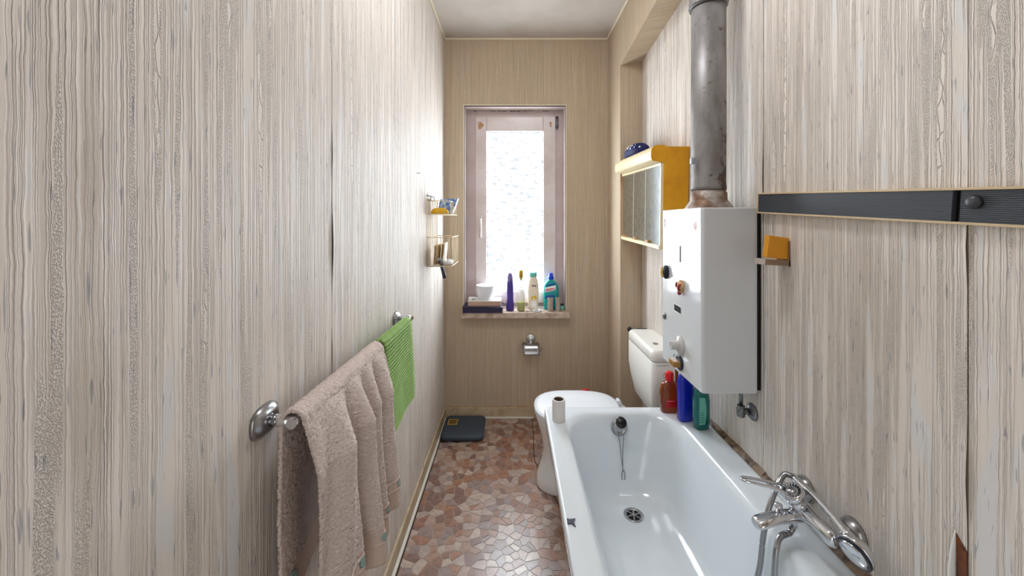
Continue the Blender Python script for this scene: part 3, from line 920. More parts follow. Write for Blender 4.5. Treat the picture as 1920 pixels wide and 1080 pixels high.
# end cheek and canopy (rounded nose, runs the whole length)
nose = [(0.744, 1.841), (0.704, 1.841), (0.690, 1.836), (0.680, 1.824), (0.676, 1.808), (0.676, 1.782), (0.680, 1.770), (0.690, 1.764), (0.744, 1.756)]
cn = G().prism([(x, CY0 + 0.004, z) for x, z in nose], (0, CY1 - CY0 - 0.006, 0)).obj('light_canopy', M_CANOPY, cb, bevel=0.003)
G().prism([(x - (0.001 if x < 0.7 else 0), CY0 - 0.002, z) for x, z in nose], (0, 0.006, 0)).obj('canopy_end', M_YELL, cb)
G().box(CXF - 0.004, CXF + 0.012, CY0 + 0.002, CY1, CZ1 - 0.097, CZ1 - 0.085).obj('top_track', M_CANOPY, cb)
G().box(CXF - 0.008, CXF + 0.012, CY0 + 0.002, CY1, CZ0, CZ0 + 0.020).obj('bottom_track', M_CANOPY, cb, bevel=0.002)
dw = (CY1 - CY0 - 0.012) / 3
for k in range(3):
    y0 = CY0 + 0.008 + k * dw
    x = CXF + (0.0, 0.003, 0.006)[k]
    d = G().box(x, x + 0.004, y0, y0 + dw - 0.002, CZ0 + 0.020, CZ1 - 0.097).obj('mirror_door', M_MIRROR, cb)
    G().box(x - 0.002, x + 0.003, y0 - 0.001, y0 + 0.004, CZ0 + 0.020, CZ1 - 0.097).obj('door_edge', M_PAPER, d)
    yk = y0 + dw * 0.62
    G().prism([(x - 0.001, yk, CZ0 + 0.020), (x - 0.001, yk + 0.05, CZ0 + 0.020), (x - 0.001, yk + 0.042, CZ0 + 0.034), (x - 0.001, yk + 0.008, CZ0 + 0.034)], (-0.012, 0, 0)).obj('door_grip', M_BROWNK, d)
G().box(CXF - 0.003, CXF + 0.010, CY0, CY0 + 0.008, CZ0 + 0.018, CZ1 - 0.09).obj('end_edge', M_CANOPY, cb)
cb.rotation_euler = (math.radians(2.0), 0, 0)
# patterned bag on top
bx = Vector((0.765, 2.29, 1.862))
bg = thing('wash_bag', 'dark blue dotted wash bag lying on the mirror cabinet', 'bag', bx)
loops = []
for k, (rx, ry) in enumerate(((0.045, 0.10), (0.060, 0.128), (0.062, 0.130), (0.055, 0.115), (0.038, 0.085), (0.012, 0.03))):
    loops.append(sell(bx.x, bx.y, bx.z + (0.0, 0.012, 0.030, 0.055, 0.072, 0.080)[k], rx, ry, 2.4, 24))
G().loft(loops).obj('bag_body', M_DOTB, bg)
rr = random.Random(12)
for k in range(14):
    a = PI * rr.uniform(0.75, 1.5); q = rr.uniform(0.25, 0.85)
    zz = 0.030 + 0.045 * q
    ex, ey = 0.062 * (1 - 0.42 * q ** 1.5) , 0.130 * (1 - 0.40 * q ** 1.5)
    G().ball((bx.x + ex * math.cos(a), bx.y + ey * math.sin(a), bx.z + zz), 0.0065, 8).obj('dot', M_WHITEP, bg)

# ================================================================== RIBBED RAIL AND SOAP HOLDER (right wall)
RA, RB = 1.292, 0.20
rl = thing('wall_rail', 'black ribbed plastic rail with cream edges on the right wall', 'rail', (XR, RA, 1.498))
RH = 0.070
def rail_piece(y0, y1, dx, name):
    """ribbed bar between y0 (far) and y1 (near), ribs run lengthways"""
    n = 16
    pr = []
    for k in range(n):
        z0 = 1.503 + (RH - 0.010) * k / n
        dz = (RH - 0.010) / n
        pr += [(XR - dx, z0), (XR - dx, z0 + dz * 0.55), (XR - dx + 0.0016, z0 + dz * 0.62), (XR - dx + 0.0016, z0 + dz * 0.96)]
    pr += [(XR - 0.001, 1.503 + RH - 0.010), (XR - 0.001, 1.503)]
    return G().prism([(x, y0, z) for x, z in pr], (0, y1 - y0, 0)).obj(name, M_RAIL, rl)
rail_piece(RA - 0.004, 0.722, 0.016, 'ribbed_insert')
rail_piece(0.712, RB, 0.012, 'ribbed_insert')
G().box(XR - 0.006, XR - 0.001, 0.712, 0.722, 1.503, 1.503 + RH - 0.010).obj('joint_gap', M_BLACKM, rl)
for z in (1.498, 1.498 + RH - 0.005):
    G().box(XR - 0.020, XR - 0.001, RB, RA, z, z + 0.005).obj('edge_profile', M_RAILE, rl, bevel=0.001)
G().box(XR - 0.018, XR - 0.001, RA - 0.004, RA, 1.503, 1.503 + RH - 0.010).obj('end_cap', M_RAILE, rl)
pc = onx(1827, 377, XR)
ang = math.atan2(0.039, 0.666)
G().lathe([(0.0125, 0), (0.0125, 0.004), (0.009, 0.0075), (0.004, 0.009), (0, 0.0092)], (XR - 0.012, 0.690, 1.541), (-1, 0, 0), 24, cap1=False).obj('screw_cap', M_RAILD, rl)
rl.rotation_euler = (ang, 0, 0)

sc = P(1462, 500, 1.17)
so = thing('soap_holder', 'yellow plastic soap holder with a smoky tray on the right wall', 'soap holder', (0.83, 1.175, sc.z))
a, b, c, d = P(1442.5, 441, 1.165), P(1484, 447, 1.165), P(1481, 487, 1.165), P(1437.5, 483, 1.165)
G().prism([a, b, c, d], (0, 0.022, 0)).obj('holder_plate', M_AMBERP, so, bevel=0.002)
z0, z1 = P(0, 500, 1.16).z, P(0, 470, 1.16).z
G().prism([P(1434, 497, 1.16), P(1489, 500, 1.16), P(1493, 470, 1.16), P(1484, 468, 1.16), P(1480, 488, 1.16), P(1436, 486, 1.16)], (0, 0.05, 0)).obj('tray', M_CLEARBR, so, bevel=0.001)
G().box(XR - 0.004, XR - 0.0005, 1.160, 1.215, z0, z1 + 0.03).obj('wall_plate', M_CLEARBR, so)

# ================================================================== MIXER AND HAND SHOWER
mz, mxx = 0.683, 0.795
mx = thing('bath_mixer', 'chrome single-lever bath mixer on the right wall over the bathtub', 'tap', (XR, 1.02, 0.64))
for y in (1.098, 0.942):
    G().lathe([(0.036, 0), (0.036, 0.003), (0.032, 0.014), (0.022, 0.024), (0.015, 0.028)], (XR - 0.0005, y, mz), (-1, 0, 0), 30).obj('rosette', M_CHROMED, mx)
    G().cyl((XR - 0.026, y, mz), (mxx, y, mz), 0.0155).obj('union', M_CHROME, mx)
prof_b = [(0.008, -0.108), (0.017, -0.104), (0.021, -0.092), (0.0215, -0.05), (0.024, -0.02), (0.026, 0.0), (0.024, 0.02), (0.0215, 0.05), (0.021, 0.085), (0.017, 0.095), (0.008, 0.099)]
G().lathe(prof_b, (mxx, 1.02, mz), (0, 1, 0), 24).obj('body', M_CHROME, mx)
# cartridge housing leaning towards the bath, cap with ribbed ring
cd = Vector((-0.45, 0, 0.9)).normalized()
cb_ = Vector((mxx - 0.006, 1.022, mz + 0.004))
G().lathe([(0.024, 0), (0.0235, 0.028), (0.0215, 0.030)], cb_, cd, 26).obj('cartridge', M_CHROME, mx)
cap = G().lathe([(0.0235, 0.031), (0.0285, 0.035), (0.0285, 0.047), (0.026, 0.052), (0.0225, 0.053), (0.020, 0.0515)], cb_, cd, 30).obj('lever_cap', M_CHROME, mx)
q = Vector((0, 0, 1)).rotation_difference(cd)
for k in range(18):
    a = 2 * PI * k / 18
    p0 = cb_ + q @ Vector((0.0150 * math.cos(a), 0.0150 * math.sin(a), 0.0522)); p1 = cb_ + q @ Vector((0.0215 * math.cos(a), 0.0215 * math.sin(a), 0.0536))
    G().cyl(p0, p1, 0.0013, n=5).obj('cap_rib', M_BLACK, cap)
G().lathe([(0.011, 0.0515), (0.010, 0.0535), (0, 0.054)], cb_, cd, 20, cap1=False).obj('cap_centre', M_CHROMED, cap)
# open loop lever
lb = cb_ + cd * 0.043
tip = Vector((0.640, 1.040, 0.752))
dv = (tip - lb); side = Vector((0, 1, 0))
lp = []
for t, wv_ in ((0.16, 0.020), (0.30, 0.0155), (0.5, 0.0125), (0.75, 0.0105), (0.95, 0.0085), (1.0, 0.004)):
    lp.append(lb + dv * t + side * wv_ + Vector((0, 0, 0.006 * math.sin(t * PI))))
rp = []
for t, wv_ in ((1.0, -0.004), (0.95, -0.0085), (0.75, -0.0105), (0.5, -0.0125), (0.30, -0.0155), (0.16, -0.020)):
    rp.append(lb + dv * t + side * wv_ + Vector((0, 0, 0.006 * math.sin(t * PI))))
G().tube(lp + rp, 0.0042, 10).tube([lb + dv * 0.40 + side * 0.012, lb + dv * 0.34, lb + dv * 0.40 - side * 0.012], 0.0042, 8).obj('lever', M_CHROME, mx)
# spout
sp = []
for t, rx_, rz_ in ((0, 0.020, 0.018), (0.25, 0.019, 0.014), (0.5, 0.020, 0.012), (0.75, 0.022, 0.012), (0.93, 0.022, 0.012), (1.0, 0.016, 0.010)):
    c = Vector((mxx - 0.01 - 0.125 * t, 1.018 - 0.004 * t, mz - 0.012 - 0.022 * t + 0.004 * math.sin(t * PI)))
    sp.append([(c.x, c.y + rx_ * math.cos(k * PI / 10), c.z + rz_ * math.sin(k * PI / 10)) for k in range(20)])
G().loft(sp).obj('spout', M_CHROME, mx)
G().lathe([(0.006, 0), (0.006, 0.014), (0.010, 0.017), (0.010, 0.024), (0.006, 0.027)], (0.728, 1.020, mz - 0.010), n=16).obj('diverter', M_CHROME, mx)
G().cyl((0.775, 1.025, mz - 0.018), (0.772, 1.025, mz - 0.050), 0.010, n=14).obj('hose_outlet', M_CHROME, mx)
G().box(mxx - 0.004, mxx + 0.016, 1.030, 1.052, mz + 0.018, mz + 0.052).obj('shower_cradle', M_CHROME, mx, bevel=0.005)

hs = thing('hand_shower', 'chrome hand shower with metal hose resting on the bath mixer', 'hand shower', (0.81, 0.96, 0.70))
h0, h1 = Vector((0.812, 1.078, 0.732)), Vector((0.808, 0.885, 0.712))
G().tube([h0 + (h1 - h0) * t + Vector((0, 0, 0.010 * math.sin(t * PI))) for t in [k / 12 for k in range(13)]], lambda t: 0.0105 - 0.002 * math.sin(t * PI) + 0.003 * (t > 0.85) * (t - 0.85) / 0.15, 16).obj('handle', M_CHROME, hs)
hc = Vector((0.803, 0.868, 0.704)); hd = Vector((-0.80, -0.25, -0.30)).normalized()
head = G().lathe([(0.006, -0.020), (0.022, -0.017), (0.033, -0.006), (0.036, 0.004), (0.034, 0.010)], hc, hd, 32).obj('head', M_CHROME, hs)
G().lathe([(0.0345, 0.0098), (0.0345, 0.013), (0.031, 0.0145)], hc, hd, 32, cap0=False).obj('face_ring', M_DKHAND, head)
G().lathe([(0.0305, 0.0146), (0.022, 0.0175), (0, 0.019)], hc, hd, 32, cap0=True, cap1=False).obj('spray_face', M_CHROME, head)
def ribbed(n):
    return lambda t: 0.0068 + (0.0009 if int(t * n) % 2 else -0.0004)
hose = bez([(0.772, 1.025, 0.636), (0.762, 1.023, 0.618), (0.728, 1.015, 0.610), (0.706, 1.000, 0.575), (0.690, 0.985, 0.50), (0.658, 0.96, 0.42), (0.60, 0.89, 0.335), (0.54, 0.91, 0.304), (0.56, 1.00, 0.303), (0.625, 1.035, 0.345),
            (0.668, 1.042, 0.42), (0.694, 1.046, 0.50), (0.708, 1.052, 0.58), (0.728, 1.060, 0.65), (0.768, 1.080, 0.705), (0.798, 1.094, 0.728), (0.812, 1.080, 0.732)], 560)
G().tube(hose, ribbed(560), 10).obj('hose', M_CHROMED, hs)

# ================================================================== TOWEL RAIL, TOWEL, GREEN MAT (left wall)
ba, bb_ = Vector((-0.440, 0.755, 1.066)), Vector((-0.440, 1.62, 1.048))
tr = thing('towel_rail', 'chrome towel rail on the left wall', 'towel rail', (XL, 1.19, 1.02))
G().tube([ba + Vector((0, -0.012, 0)), ba + Vector((0, 0.05, 0)), bb_ + Vector((0, 0.012, 0))], 0.0105, 18).obj('bar', M_CHROME, tr)
for e_, sg in ((ba, 1), (bb_, 1)):
    w_ = Vector((XL, e_.y + 0.008, e_.z - 0.002))
    pl_ = G()
    lo = []
    for d, k_ in ((0.0, 1.0), (0.006, 0.97), (0.013, 0.72), (0.018, 0.45)):
        lo.append([(w_.x + d, w_.y + 0.042 * k_ * math.copysign(abs(math.cos(a)) ** 0.75, math.cos(a)), w_.z + 0.032 * k_ * math.copysign(abs(math.sin(a)) ** 0.75, math.sin(a))) for a in [i * PI / 14 for i in range(28)]])
    pl_.loft(lo)
    m_ = pl_.obj('mount', M_CHROMED, tr)
    G().tube([w_ + Vector((0.012, 0, 0)), w_ + Vector((0.04, -0.004, 0.001)), Vector((e_.x, e_.y + 0.002, e_.z))], 0.0125, 16).obj('arm', M_CHROME, m_)
def barz(y):
    return ba.z + (bb_.z - ba.z) * (y - ba.y) / (bb_.y - ba.y)

def drape(y0, y1, zf, zb, rad, folds, nu, nv, jit, off=0.0, thin=0.0, seed=1, flare=0.0):
    """sheet over the bar: u along the bar, v from back hem over the bar to front hem"""
    rr = random.Random(seed)
    def fn(u, v):
        y = y0 + (y1 - y0) * u
        zt = barz(y)
        Lb, La, Lf = zt - zb(u), PI * rad, zt - zf(u)
        s_ = v * (Lb + La + Lf)
        if s_ < Lb:
            d = (Lb - s_)
            x = ba.x - rad + 0.012 * math.sin(u * 9 + 1) * min(1, d / 0.3) * thin
            z = zt - d
            x = max(x - 0.012 * min(1, d / 0.2), XL + 0.009)
        elif s_ < Lb + La:
            a = (s_ - Lb) / rad
            x = ba.x - rad * math.cos(a)
            z = zt + rad * math.sin(a)
        else:
            d = s_ - Lb - La
            f, dy = folds(u, d)
            x = ba.x + rad + f
            z = zt - d
            y += dy
        j = jit
        return (x + rr.uniform(-j, j), y + rr.uniform(-j, j), z + rr.uniform(-j, j))
    return fn

def tfold(u, d):
    k = min(1.0, (d / 0.11)) ** 0.8
    f = 0.020 * k
    f += k * (0.026 * math.exp(-((u - 0.25) / 0.13) ** 2) + 0.036 * math.exp(-((u - 0.50) / 0.055) ** 2) + 0.022 * math.exp(-((u - 0.70) / 0.05) ** 2) + 0.026 * math.exp(-((u - 0.90) / 0.07) ** 2))
    f -= k * (0.022 * math.exp(-((u - 0.39) / 0.04) ** 2) + 0.026 * math.exp(-((u - 0.61) / 0.030) ** 2) + 0.026 * math.exp(-((u - 0.79) / 0.030) ** 2))
    f += 0.006 * math.sin(u * 31 + d * 9) * k
    f = f * (1.0 + 0.35 * min(1, d / 0.4))
    dy = 0.020 * min(1, d / 0.4) * (0.5 - u) * 2 * 0.6
    return f, dy
ty0, ty1 = 0.748, 1.205
tw = thing('towel', 'beige terry towel hanging over the towel rail', 'towel', (-0.43, 0.98, 0.58))
zf = lambda u: 0.585 + 0.012 * math.sin(u * 8)
zb = lambda u: 0.665
fn = drape(ty0, ty1, zf, zb, 0.023, tfold, 0, 0, 0.0014, thin=1.0)
# split into terry field and hem bands by path length
TL = (1.062 - 0.665) + PI * 0.023 + (1.062 - 0.585)
def sub(fn, a, b):
    return lambda u, v: fn(u, a + (b - a) * v)
b1, b2 = 0.075 / TL, 1 - 0.088 / TL
G().grid(sub(fn, b1, b2), 150, 330).obj('terry_field', M_TOWEL, tw, solid=0.007)
fn2 = drape(ty0, ty1, zf, zb, 0.023, lambda u, d: (tfold(u, d)[0] + 0.0015 * math.sin(u * 150), tfold(u, d)[1]), 0, 0, 0.0003, thin=1.0)
G().grid(sub(fn2, 0, b1), 150, 16).obj('hem_band', M_HEM, tw, solid=0.005)
G().grid(sub(fn2, b2, 1), 220, 18).obj('hem_band', M_HEM, tw, solid=0.005)
for vv in (b2 + 0.006, b2 + 0.034):
    G().grid(lambda u, v: Vector(fn2(u, vv + 0.004 * v)) + Vector((0.0035, 0, 0)), 150, 2).obj('hem_stripe', M_TOWEL, tw, solid=0.003)
for uc in (0.10, 0.30, 0.52, 0.73, 0.93):
    cpt = Vector(fn2(uc, b2 + 0.021))
    def motif(a, b, uc=uc):
        # leaf shape on the surface
        w_ = 0.030 * math.sin(PI * min(max(a, 0.0), 1)) ** 0.8 * 1.0
        return Vector(fn2(uc + (a - 0.5) * 0.075, b2 + 0.021 + (b - 0.5) * w_)) + Vector((0.0045, 0, 0))
    G().grid(motif, 10, 6).obj('embroidered_motif', M_TEAL, tw, solid=0.001)
cpt = Vector(fn2(0.06, 0.055 / TL))
G().grid(lambda a, b: Vector(fn2(0.02 + 0.10 * a, (0.045 + 0.03 * b * math.sin(PI * (0.1 + 0.8 * a))) / TL)) + Vector((0.0045, 0, 0)), 8, 5).obj('embroidered_motif', M_TEAL, tw, solid=0.001)

# ribbed green mat: ribs run along the rail
gm = thing('bath_mat', 'green ribbed bath mat hanging over the towel rail', 'bath mat', (-0.43, 1.38, 0.65))
gz = lambda u: 0.735
gzb = lambda u: 0.655
GL = (1.055 - 0.655) + PI * 0.017 + (1.055 - 0.735)
nr = 62
base = drape(1.235, 1.560, gz, gzb, 0.017, lambda u, d: (0.004 * math.sin(u * 7) * min(1, d / 0.2) + 0.010 * min(1, d / 0.25), 0), 0, 0, 0.0)
G().grid(base, 24, 100).obj('backing', M_GREEN, gm, solid=0.003)
for k in range(nr):
    v = (k + 0.5) / nr
    pts = []
    for i in range(17):
        p0 = Vector(base(i / 16, v)); p1 = Vector(base(i / 16, min(1, v + 0.004))); pm = Vector(base(i / 16, max(0, v - 0.004)))
        tdir = (p1 - pm).normalized()
        nrm = Vector((0, 1, 0)).cross(tdir).normalized()
        pts.append(p0 - nrm * 0.0 + (nrm if nrm.x * (1 if v > 0.55 else -1) > 0 or abs(nrm.x) < 0.3 and nrm.z > 0 else -nrm) * 0.0022)
    G().tube(pts, 0.0042, 6).obj('rib', M_GREEN, gm)

# ================================================================== BATHROOM SCALE
bs = thing('bathroom_scale', 'dark grey bathroom scale on the floor against the back wall', 'scale', (-0.335, 2.615, 0.0015))
sx_a, sx_b, sy_a, sy_b = -0.482, -0.192, 2.475, 2.755
G().loft([rrect(sx_a + i, sx_b - i, sy_a + i, sy_b - i, 0.035, z, 6) for i, z in ((0.012, 0.006), (0.004, 0.012), (0.0, 0.028), (0.003, 0.038), (0.012, 0.043), (0.03, 0.0445))]).obj('platform', M_SCALE, bs)
for a in (sx_a + 0.05, sx_b - 0.05):
    for b in (sy_a + 0.05, sy_b - 0.05):
        G().lathe([(0.014, 0.0015), (0.014, 0.0065)], (a, b, 0), n=14).obj('foot', M_BLACK, bs)
wx, wy = sx_a + 0.062, sy_a + 0.175
g = G()
for a, b, c, d in ((-0.034, 0.034, -0.036, -0.028), (-0.034, 0.034, 0.028, 0.036), (-0.034, -0.027, -0.028, 0.028), (0.027, 0.034, -0.028, 0.028)):
    g.box(wx + a, wx + b, wy + c, wy + d, 0.0435, 0.0475)
dw_ = g.obj('window_frame', M_GOLD, bs)
G().box(wx - 0.027, wx + 0.027, wy - 0.028, wy + 0.028, 0.0435, 0.0455).obj('dial', M_DIAL, bs)
for k in range(7):
    G().box(wx - 0.022 + k * 0.007, wx - 0.0208 + k * 0.007, wy - 0.006, wy + 0.008, 0.0455, 0.0459).obj('dial_mark', M_GOLD, dw_)

# ================================================================== WIRE BASKET AND CONTENTS (left wall)
BY0, BY1, BXo = 2.205, 2.500, -0.358
wb = thing('wire_basket', 'two-tier cream wire shower basket hanging on the left wall', 'basket', (XL, 2.35, 1.19))
BX = XL + 0.006
def wire(pts, r=0.0017, name='wire'):
    return G().tube(pts, r, 6).obj(name, M_WIRE, wb)
zt, zb0, zl, zbt = 1.603, 1.513, 1.375, 1.205
for y in (BY0, BY1):
    wire([(BX, y, zbt), (BX, y, zt)], 0.0026, 'upright')
for k in range(1, 9):
    y = BY0 + (BY1 - BY0) * k / 9
    wire([(BX, y, zt), (BX, y, zbt), (BX + 0.02, y, zbt - 0.002), (BXo, y, zbt - 0.002), (BXo, y, zbt + 0.0), (BXo, y, zl)])
for z in (zt, zb0, zl, zbt):
    wire([(BX, BY0, z), (BX, BY1, z)], 0.0024, 'crossbar')
def hoop(z, xo, r=0.0024):
    wire([(BX, BY0, z), (xo - 0.02, BY0, z), (xo, BY0 + 0.012, z), (xo, BY1 - 0.012, z), (xo - 0.02, BY1, z), (BX, BY1, z)], r, 'hoop')
for z in (zl, zbt - 0.002):
    hoop(z, BXo)
for z in (zt - 0.012, zb0 - 0.002):
    hoop(z, BXo - 0.01)
for k in range(1, 7):
    x = BX + (BXo - BX) * k / 7
    for y in (BY0, BY1):
        wire([(x, y, zbt), (x, y, zl)])
        if k % 2:
            wire([(x, y, zb0), (x, y, zt - 0.012)])
    wire([(x, BY0, zb0 - 0.002), (x, BY1, zb0 - 0.002)])
for k in range(1, 9):
    y = BY0 + (BY1 - BY0) * k / 9
    wire([(BXo - 0.01, y, zb0), (BXo - 0.01, y, zt - 0.012)])
for y in (BY0 + 0.03, BY0 + 0.13):
    G().tube([(XL + 0.001, y, zt + 0.02), (XL + 0.022, y, zt + 0.018), (XL + 0.022, y, zt - 0.004), (XL + 0.010, y, zt - 0.006)], 0.003, 8).lathe([(0.008, 0), (0.006, 0.004)], (XL + 0.0005, y, zt + 0.022), (1, 0, 0), 12).obj('hook', M_GALV, wb)
# contents
o = G().prism([(-0.475, 2.37, zb0 + 0.004), (-0.375, 2.34, zb0 + 0.004), (-0.338, 2.335, zb0 + 0.100), (-0.455, 2.365, zb0 + 0.096)], (0.004, 0.022, 0.002))
pk = tag(o.obj('packet', M_PACK), 'blue and white packet standing in the top tier of the wire basket', 'packet')
g = G().loft([sell(-0.438, 2.27, zb0 + 0.003 + z, a, b, 2.6, 24) for z, a, b in ((0, 0.05, 0.03), (0.006, 0.054, 0.034), (0.022, 0.050, 0.031), (0.034, 0.034, 0.02), (0.037, 0.012, 0.008))])
tag(g.obj('sponge', M_YSPONGE), 'yellow sponge in the top tier of the wire basket', 'sponge')
R = Matrix.Rotation
cards = [(0.0, M_TANC, 0.118), (0.010, M_TANC, 0.124), (0.022, M_BROWNK, 0.120), (0.036, M_TANC, 0.128), (0.052, M_WCARD, 0.135)]
for k, (dx, m, hh) in enumerate(cards):
    x0 = -0.478 + dx
    lean = 0.020 + 0.005 * k
    lb_ = ('tan card leaning against the wall side of the wire basket', 'tan card second in the leaning row in the wire basket', 'brown card in the middle of the leaning row in the wire basket',
           'tan card directly behind the off-white card in the wire basket', 'off-white card at the front of the leaning row in the wire basket')[k]
    g = G().prism([(x0, 2.26, zbt + 0.003), (x0 + 0.008, 2.26, zbt + 0.003), (x0 + 0.008 - 0.0 + lean * 0.4, 2.26, zbt + hh), (x0 + lean * 0.4, 2.26, zbt + hh)], (0.0, 0.10, 0.0))
    tag(g.obj('card', m, bevel=0.001), lb_, 'card', 'cards in the wire basket')
g = G().loft([sell(-0.395, 2.30, zbt + 0.003 + z, a, b, 2.6, 24) for z, a, b in ((0, 0.028, 0.05), (0.008, 0.032, 0.056), (0.020, 0.034, 0.058), (0.026, 0.030, 0.052))])
tag(g.obj('soap_bar', M_BOWL), 'pale soap bar in the bottom tier of the wire basket', 'soap')
hb = thing('hairbrush', 'dark handled brush poking out under the wire basket', 'brush', (-0.415, 2.255, 1.13))
G().tube([(-0.432, 2.247, 1.235), (-0.424, 2.247, 1.200), (-0.411, 2.247, 1.155), (-0.405, 2.247, 1.128)], lambda t: 0.008 + 0.004 * t, 10).obj('handle', M_DKHAND, hb)
G().loft([sell(-0.440, 2.265, 1.232 + z, a, 0.03, 2.5, 16) for z, a in ((0, 0.014), (0.008, 0.018), (0.018, 0.014))]).obj('head', M_GREYPL, hb)
# nail
nl = onx(781, 325, XL)
tag(G().lathe([(0.0015, 0), (0.0015, 0.016), (0.004, 0.016), (0.004, 0.018)], nl, (1, 0, 0.15), 8).obj('nail', M_GALV), 'small bare nail in the left wall', 'nail')

# ================================================================== THINGS ON THE BATHTUB RIM
def bottle(name, label, cat, c, secs, m, p=2.6, rot=0.0, group=None, n=32):
    t = thing(name, label, cat, c, group)
    cx, cy, cz = c
    G().loft([sell(cx, cy, cz + z, rx, ry, p, n) for z, rx, ry in secs]).obj('body', m, t)
    t.rotation_euler = (0, 0, rot)
    return t
RZ = RIM + 0.0008
c = (0.722, 1.712, RZ)
t = bottle('shampoo_bottle', 'amber bottle with a red cap on the bathtub rim', 'bottle', c,
           [(0, 0.034, 0.017), (0.004, 0.040, 0.020), (0.05, 0.045, 0.022), (0.095, 0.043, 0.021), (0.128, 0.036, 0.018), (0.136, 0.026, 0.015), (0.139, 0.012, 0.012), (0.146, 0.012, 0.012)], M_AMBER, 2.8, 0.0)
G().loft([sell(c[0], c[1], c[2] + z, r, r, 2, 24) for z, r in ((0.142, 0.017), (0.144, 0.018), (0.176, 0.018), (0.182, 0.014), (0.184, 0.006))]).obj('cap', M_RED, t)
G().grid(lambda a, b: (c[0] - 0.030 + 0.066 * a, c[1] - 0.0226 * (1 - abs(2 * a - 1) ** 3 * 0.25) - 0.0004, c[2] + 0.026 + 0.038 * b), 8, 3).obj('label', M_REDL, t, solid=0.0006)
G().box(c[0] - 0.026, c[0] + 0.014, c[1] - 0.0238, c[1] - 0.0232, c[2] + 0.056, c[2] + 0.0575).obj('label_line', M_PINKP, t)
c = (0.762, 1.640, RZ)
t = bottle('shower_gel_bottle', 'plain dark blue bottle on the bathtub rim', 'bottle', c,
           [(0, 0.030, 0.018), (0.004, 0.034, 0.021), (0.10, 0.035, 0.021), (0.17, 0.034, 0.020), (0.205, 0.028, 0.016), (0.212, 0.018, 0.012)], M_BLUE, 3.0, 0.12)
G().loft([sell(c[0], c[1], c[2] + z, r, r * 0.8, 2.2, 24) for z, r in ((0.213, 0.020), (0.240, 0.019), (0.244, 0.014))]).obj('cap', M_BLUECAP, t)
c = (0.798, 1.575, RZ)
t = bottle('shower_gel_bottle', 'teal bottle with a mint label on the bathtub rim', 'bottle', c,
           [(0, 0.026, 0.018), (0.004, 0.030, 0.021), (0.05, 0.035, 0.022), (0.12, 0.034, 0.022), (0.165, 0.028, 0.018), (0.178, 0.018, 0.014)], M_TEALB, 3.0, 0.2)
G().loft([sell(c[0], c[1], c[2] + z, r, r * 0.8, 2.2, 24) for z, r in ((0.179, 0.020), (0.205, 0.019), (0.209, 0.014))]).obj('cap', M_TEALB, t)
G().grid(lambda a, b: (c[0] - 0.026 + 0.034 * a * (0.55 + 0.45 * math.sin(PI * (0.15 + 0.7 * b))), c[1] - 0.0228, c[2] + 0.025 + 0.115 * b), 6, 10).obj('label', M_MINT, t, solid=0.0006)
for k in range(5):
    G().box(c[0] - 0.024, c[0] - 0.006 + 0.002 * (k % 3), c[1] - 0.0238, c[1] - 0.0232, c[2] + 0.035 + k * 0.010, c[2] + 0.0365 + k * 0.010).obj('label_line', M_TEALB, t)
def core(name, label, c, r, h, m, group=None, n=28):
    t = thing(name, label, 'cardboard tube', c, group)
    G().lathe([(r * 0.76, 0.004), (r * 0.76, h - 0.0005), (r * 0.80, h), (r * 0.97, h), (r, h - 0.001), (r, 0.0)], c, n=n, cap0=False, cap1=False).obj('tube_wall', m, t)
    G().lathe([(r * 0.755, 0.004), (r * 0.755, h - 0.003)], c, n=n, cap0=True, cap1=False).obj('tube_inside', M_COREIN, t)
    return t
core('toilet_roll_core', 'white tube standing on the corner of the bathtub rim', (0.205, 1.640, RZ), 0.0285, 0.092, M_CORE)

# ================================================================== THINGS ON THE WINDOW SILL
SZ = WZ0 + 0.0006
tr_ = thing('tray_box', 'dark navy lacquered box at the end of the window sill', 'box', (-0.222, 2.80, SZ))
G().box(-0.360, -0.070, 2.722, 2.885, SZ, SZ + 0.038).obj('box_body', M_NAVY, tr_, bevel=0.002)
G().box(-0.363, -0.067, 2.719, 2.888, SZ + 0.0384, SZ + 0.044).obj('box_lid', M_NAVY, tr_, bevel=0.002)
z = SZ + 0.0446
cbx = thing('cardboard_box', 'flat cardboard box on top of the navy box', 'box', (-0.20, 2.80, z))
G().box(-0.325, -0.082, 2.752, 2.878, z, z + 0.034).obj('box_body', M_CARDB, cbx, bevel=0.001)
G().box(-0.326, -0.081, 2.751, 2.879, z + 0.0342, z + 0.039).obj('box_top', M_PAPER, cbx, bevel=0.001)
z2 = z + 0.0396
pp = thing('paper_packet', 'small white packet on the cardboard box', 'packet', (-0.29, 2.78, z2))
G().box(-0.322, -0.268, 2.756, 2.80, z2, z2 + 0.020).obj('packet_body', M_PAPER, pp, bevel=0.003)
G().box(-0.296, -0.274, 2.7552, 2.7560, z2 + 0.005, z2 + 0.015).obj('print', M_GREYPL, pp)
bc = (-0.198, 2.812, z2)
bw = thing('bowl', 'white porcelain bowl on the cardboard box', 'bowl', bc)
G().lathe([(0.050, 0), (0.054, 0.003), (0.062, 0.04), (0.068, 0.075), (0.072, 0.100), (0.0735, 0.106), (0.071, 0.107), (0.067, 0.100), (0.054, 0.05), (0.044, 0.012), (0.0, 0.008)], bc, n=36, cap1=False).obj('bowl_body', M_BOWL, bw)
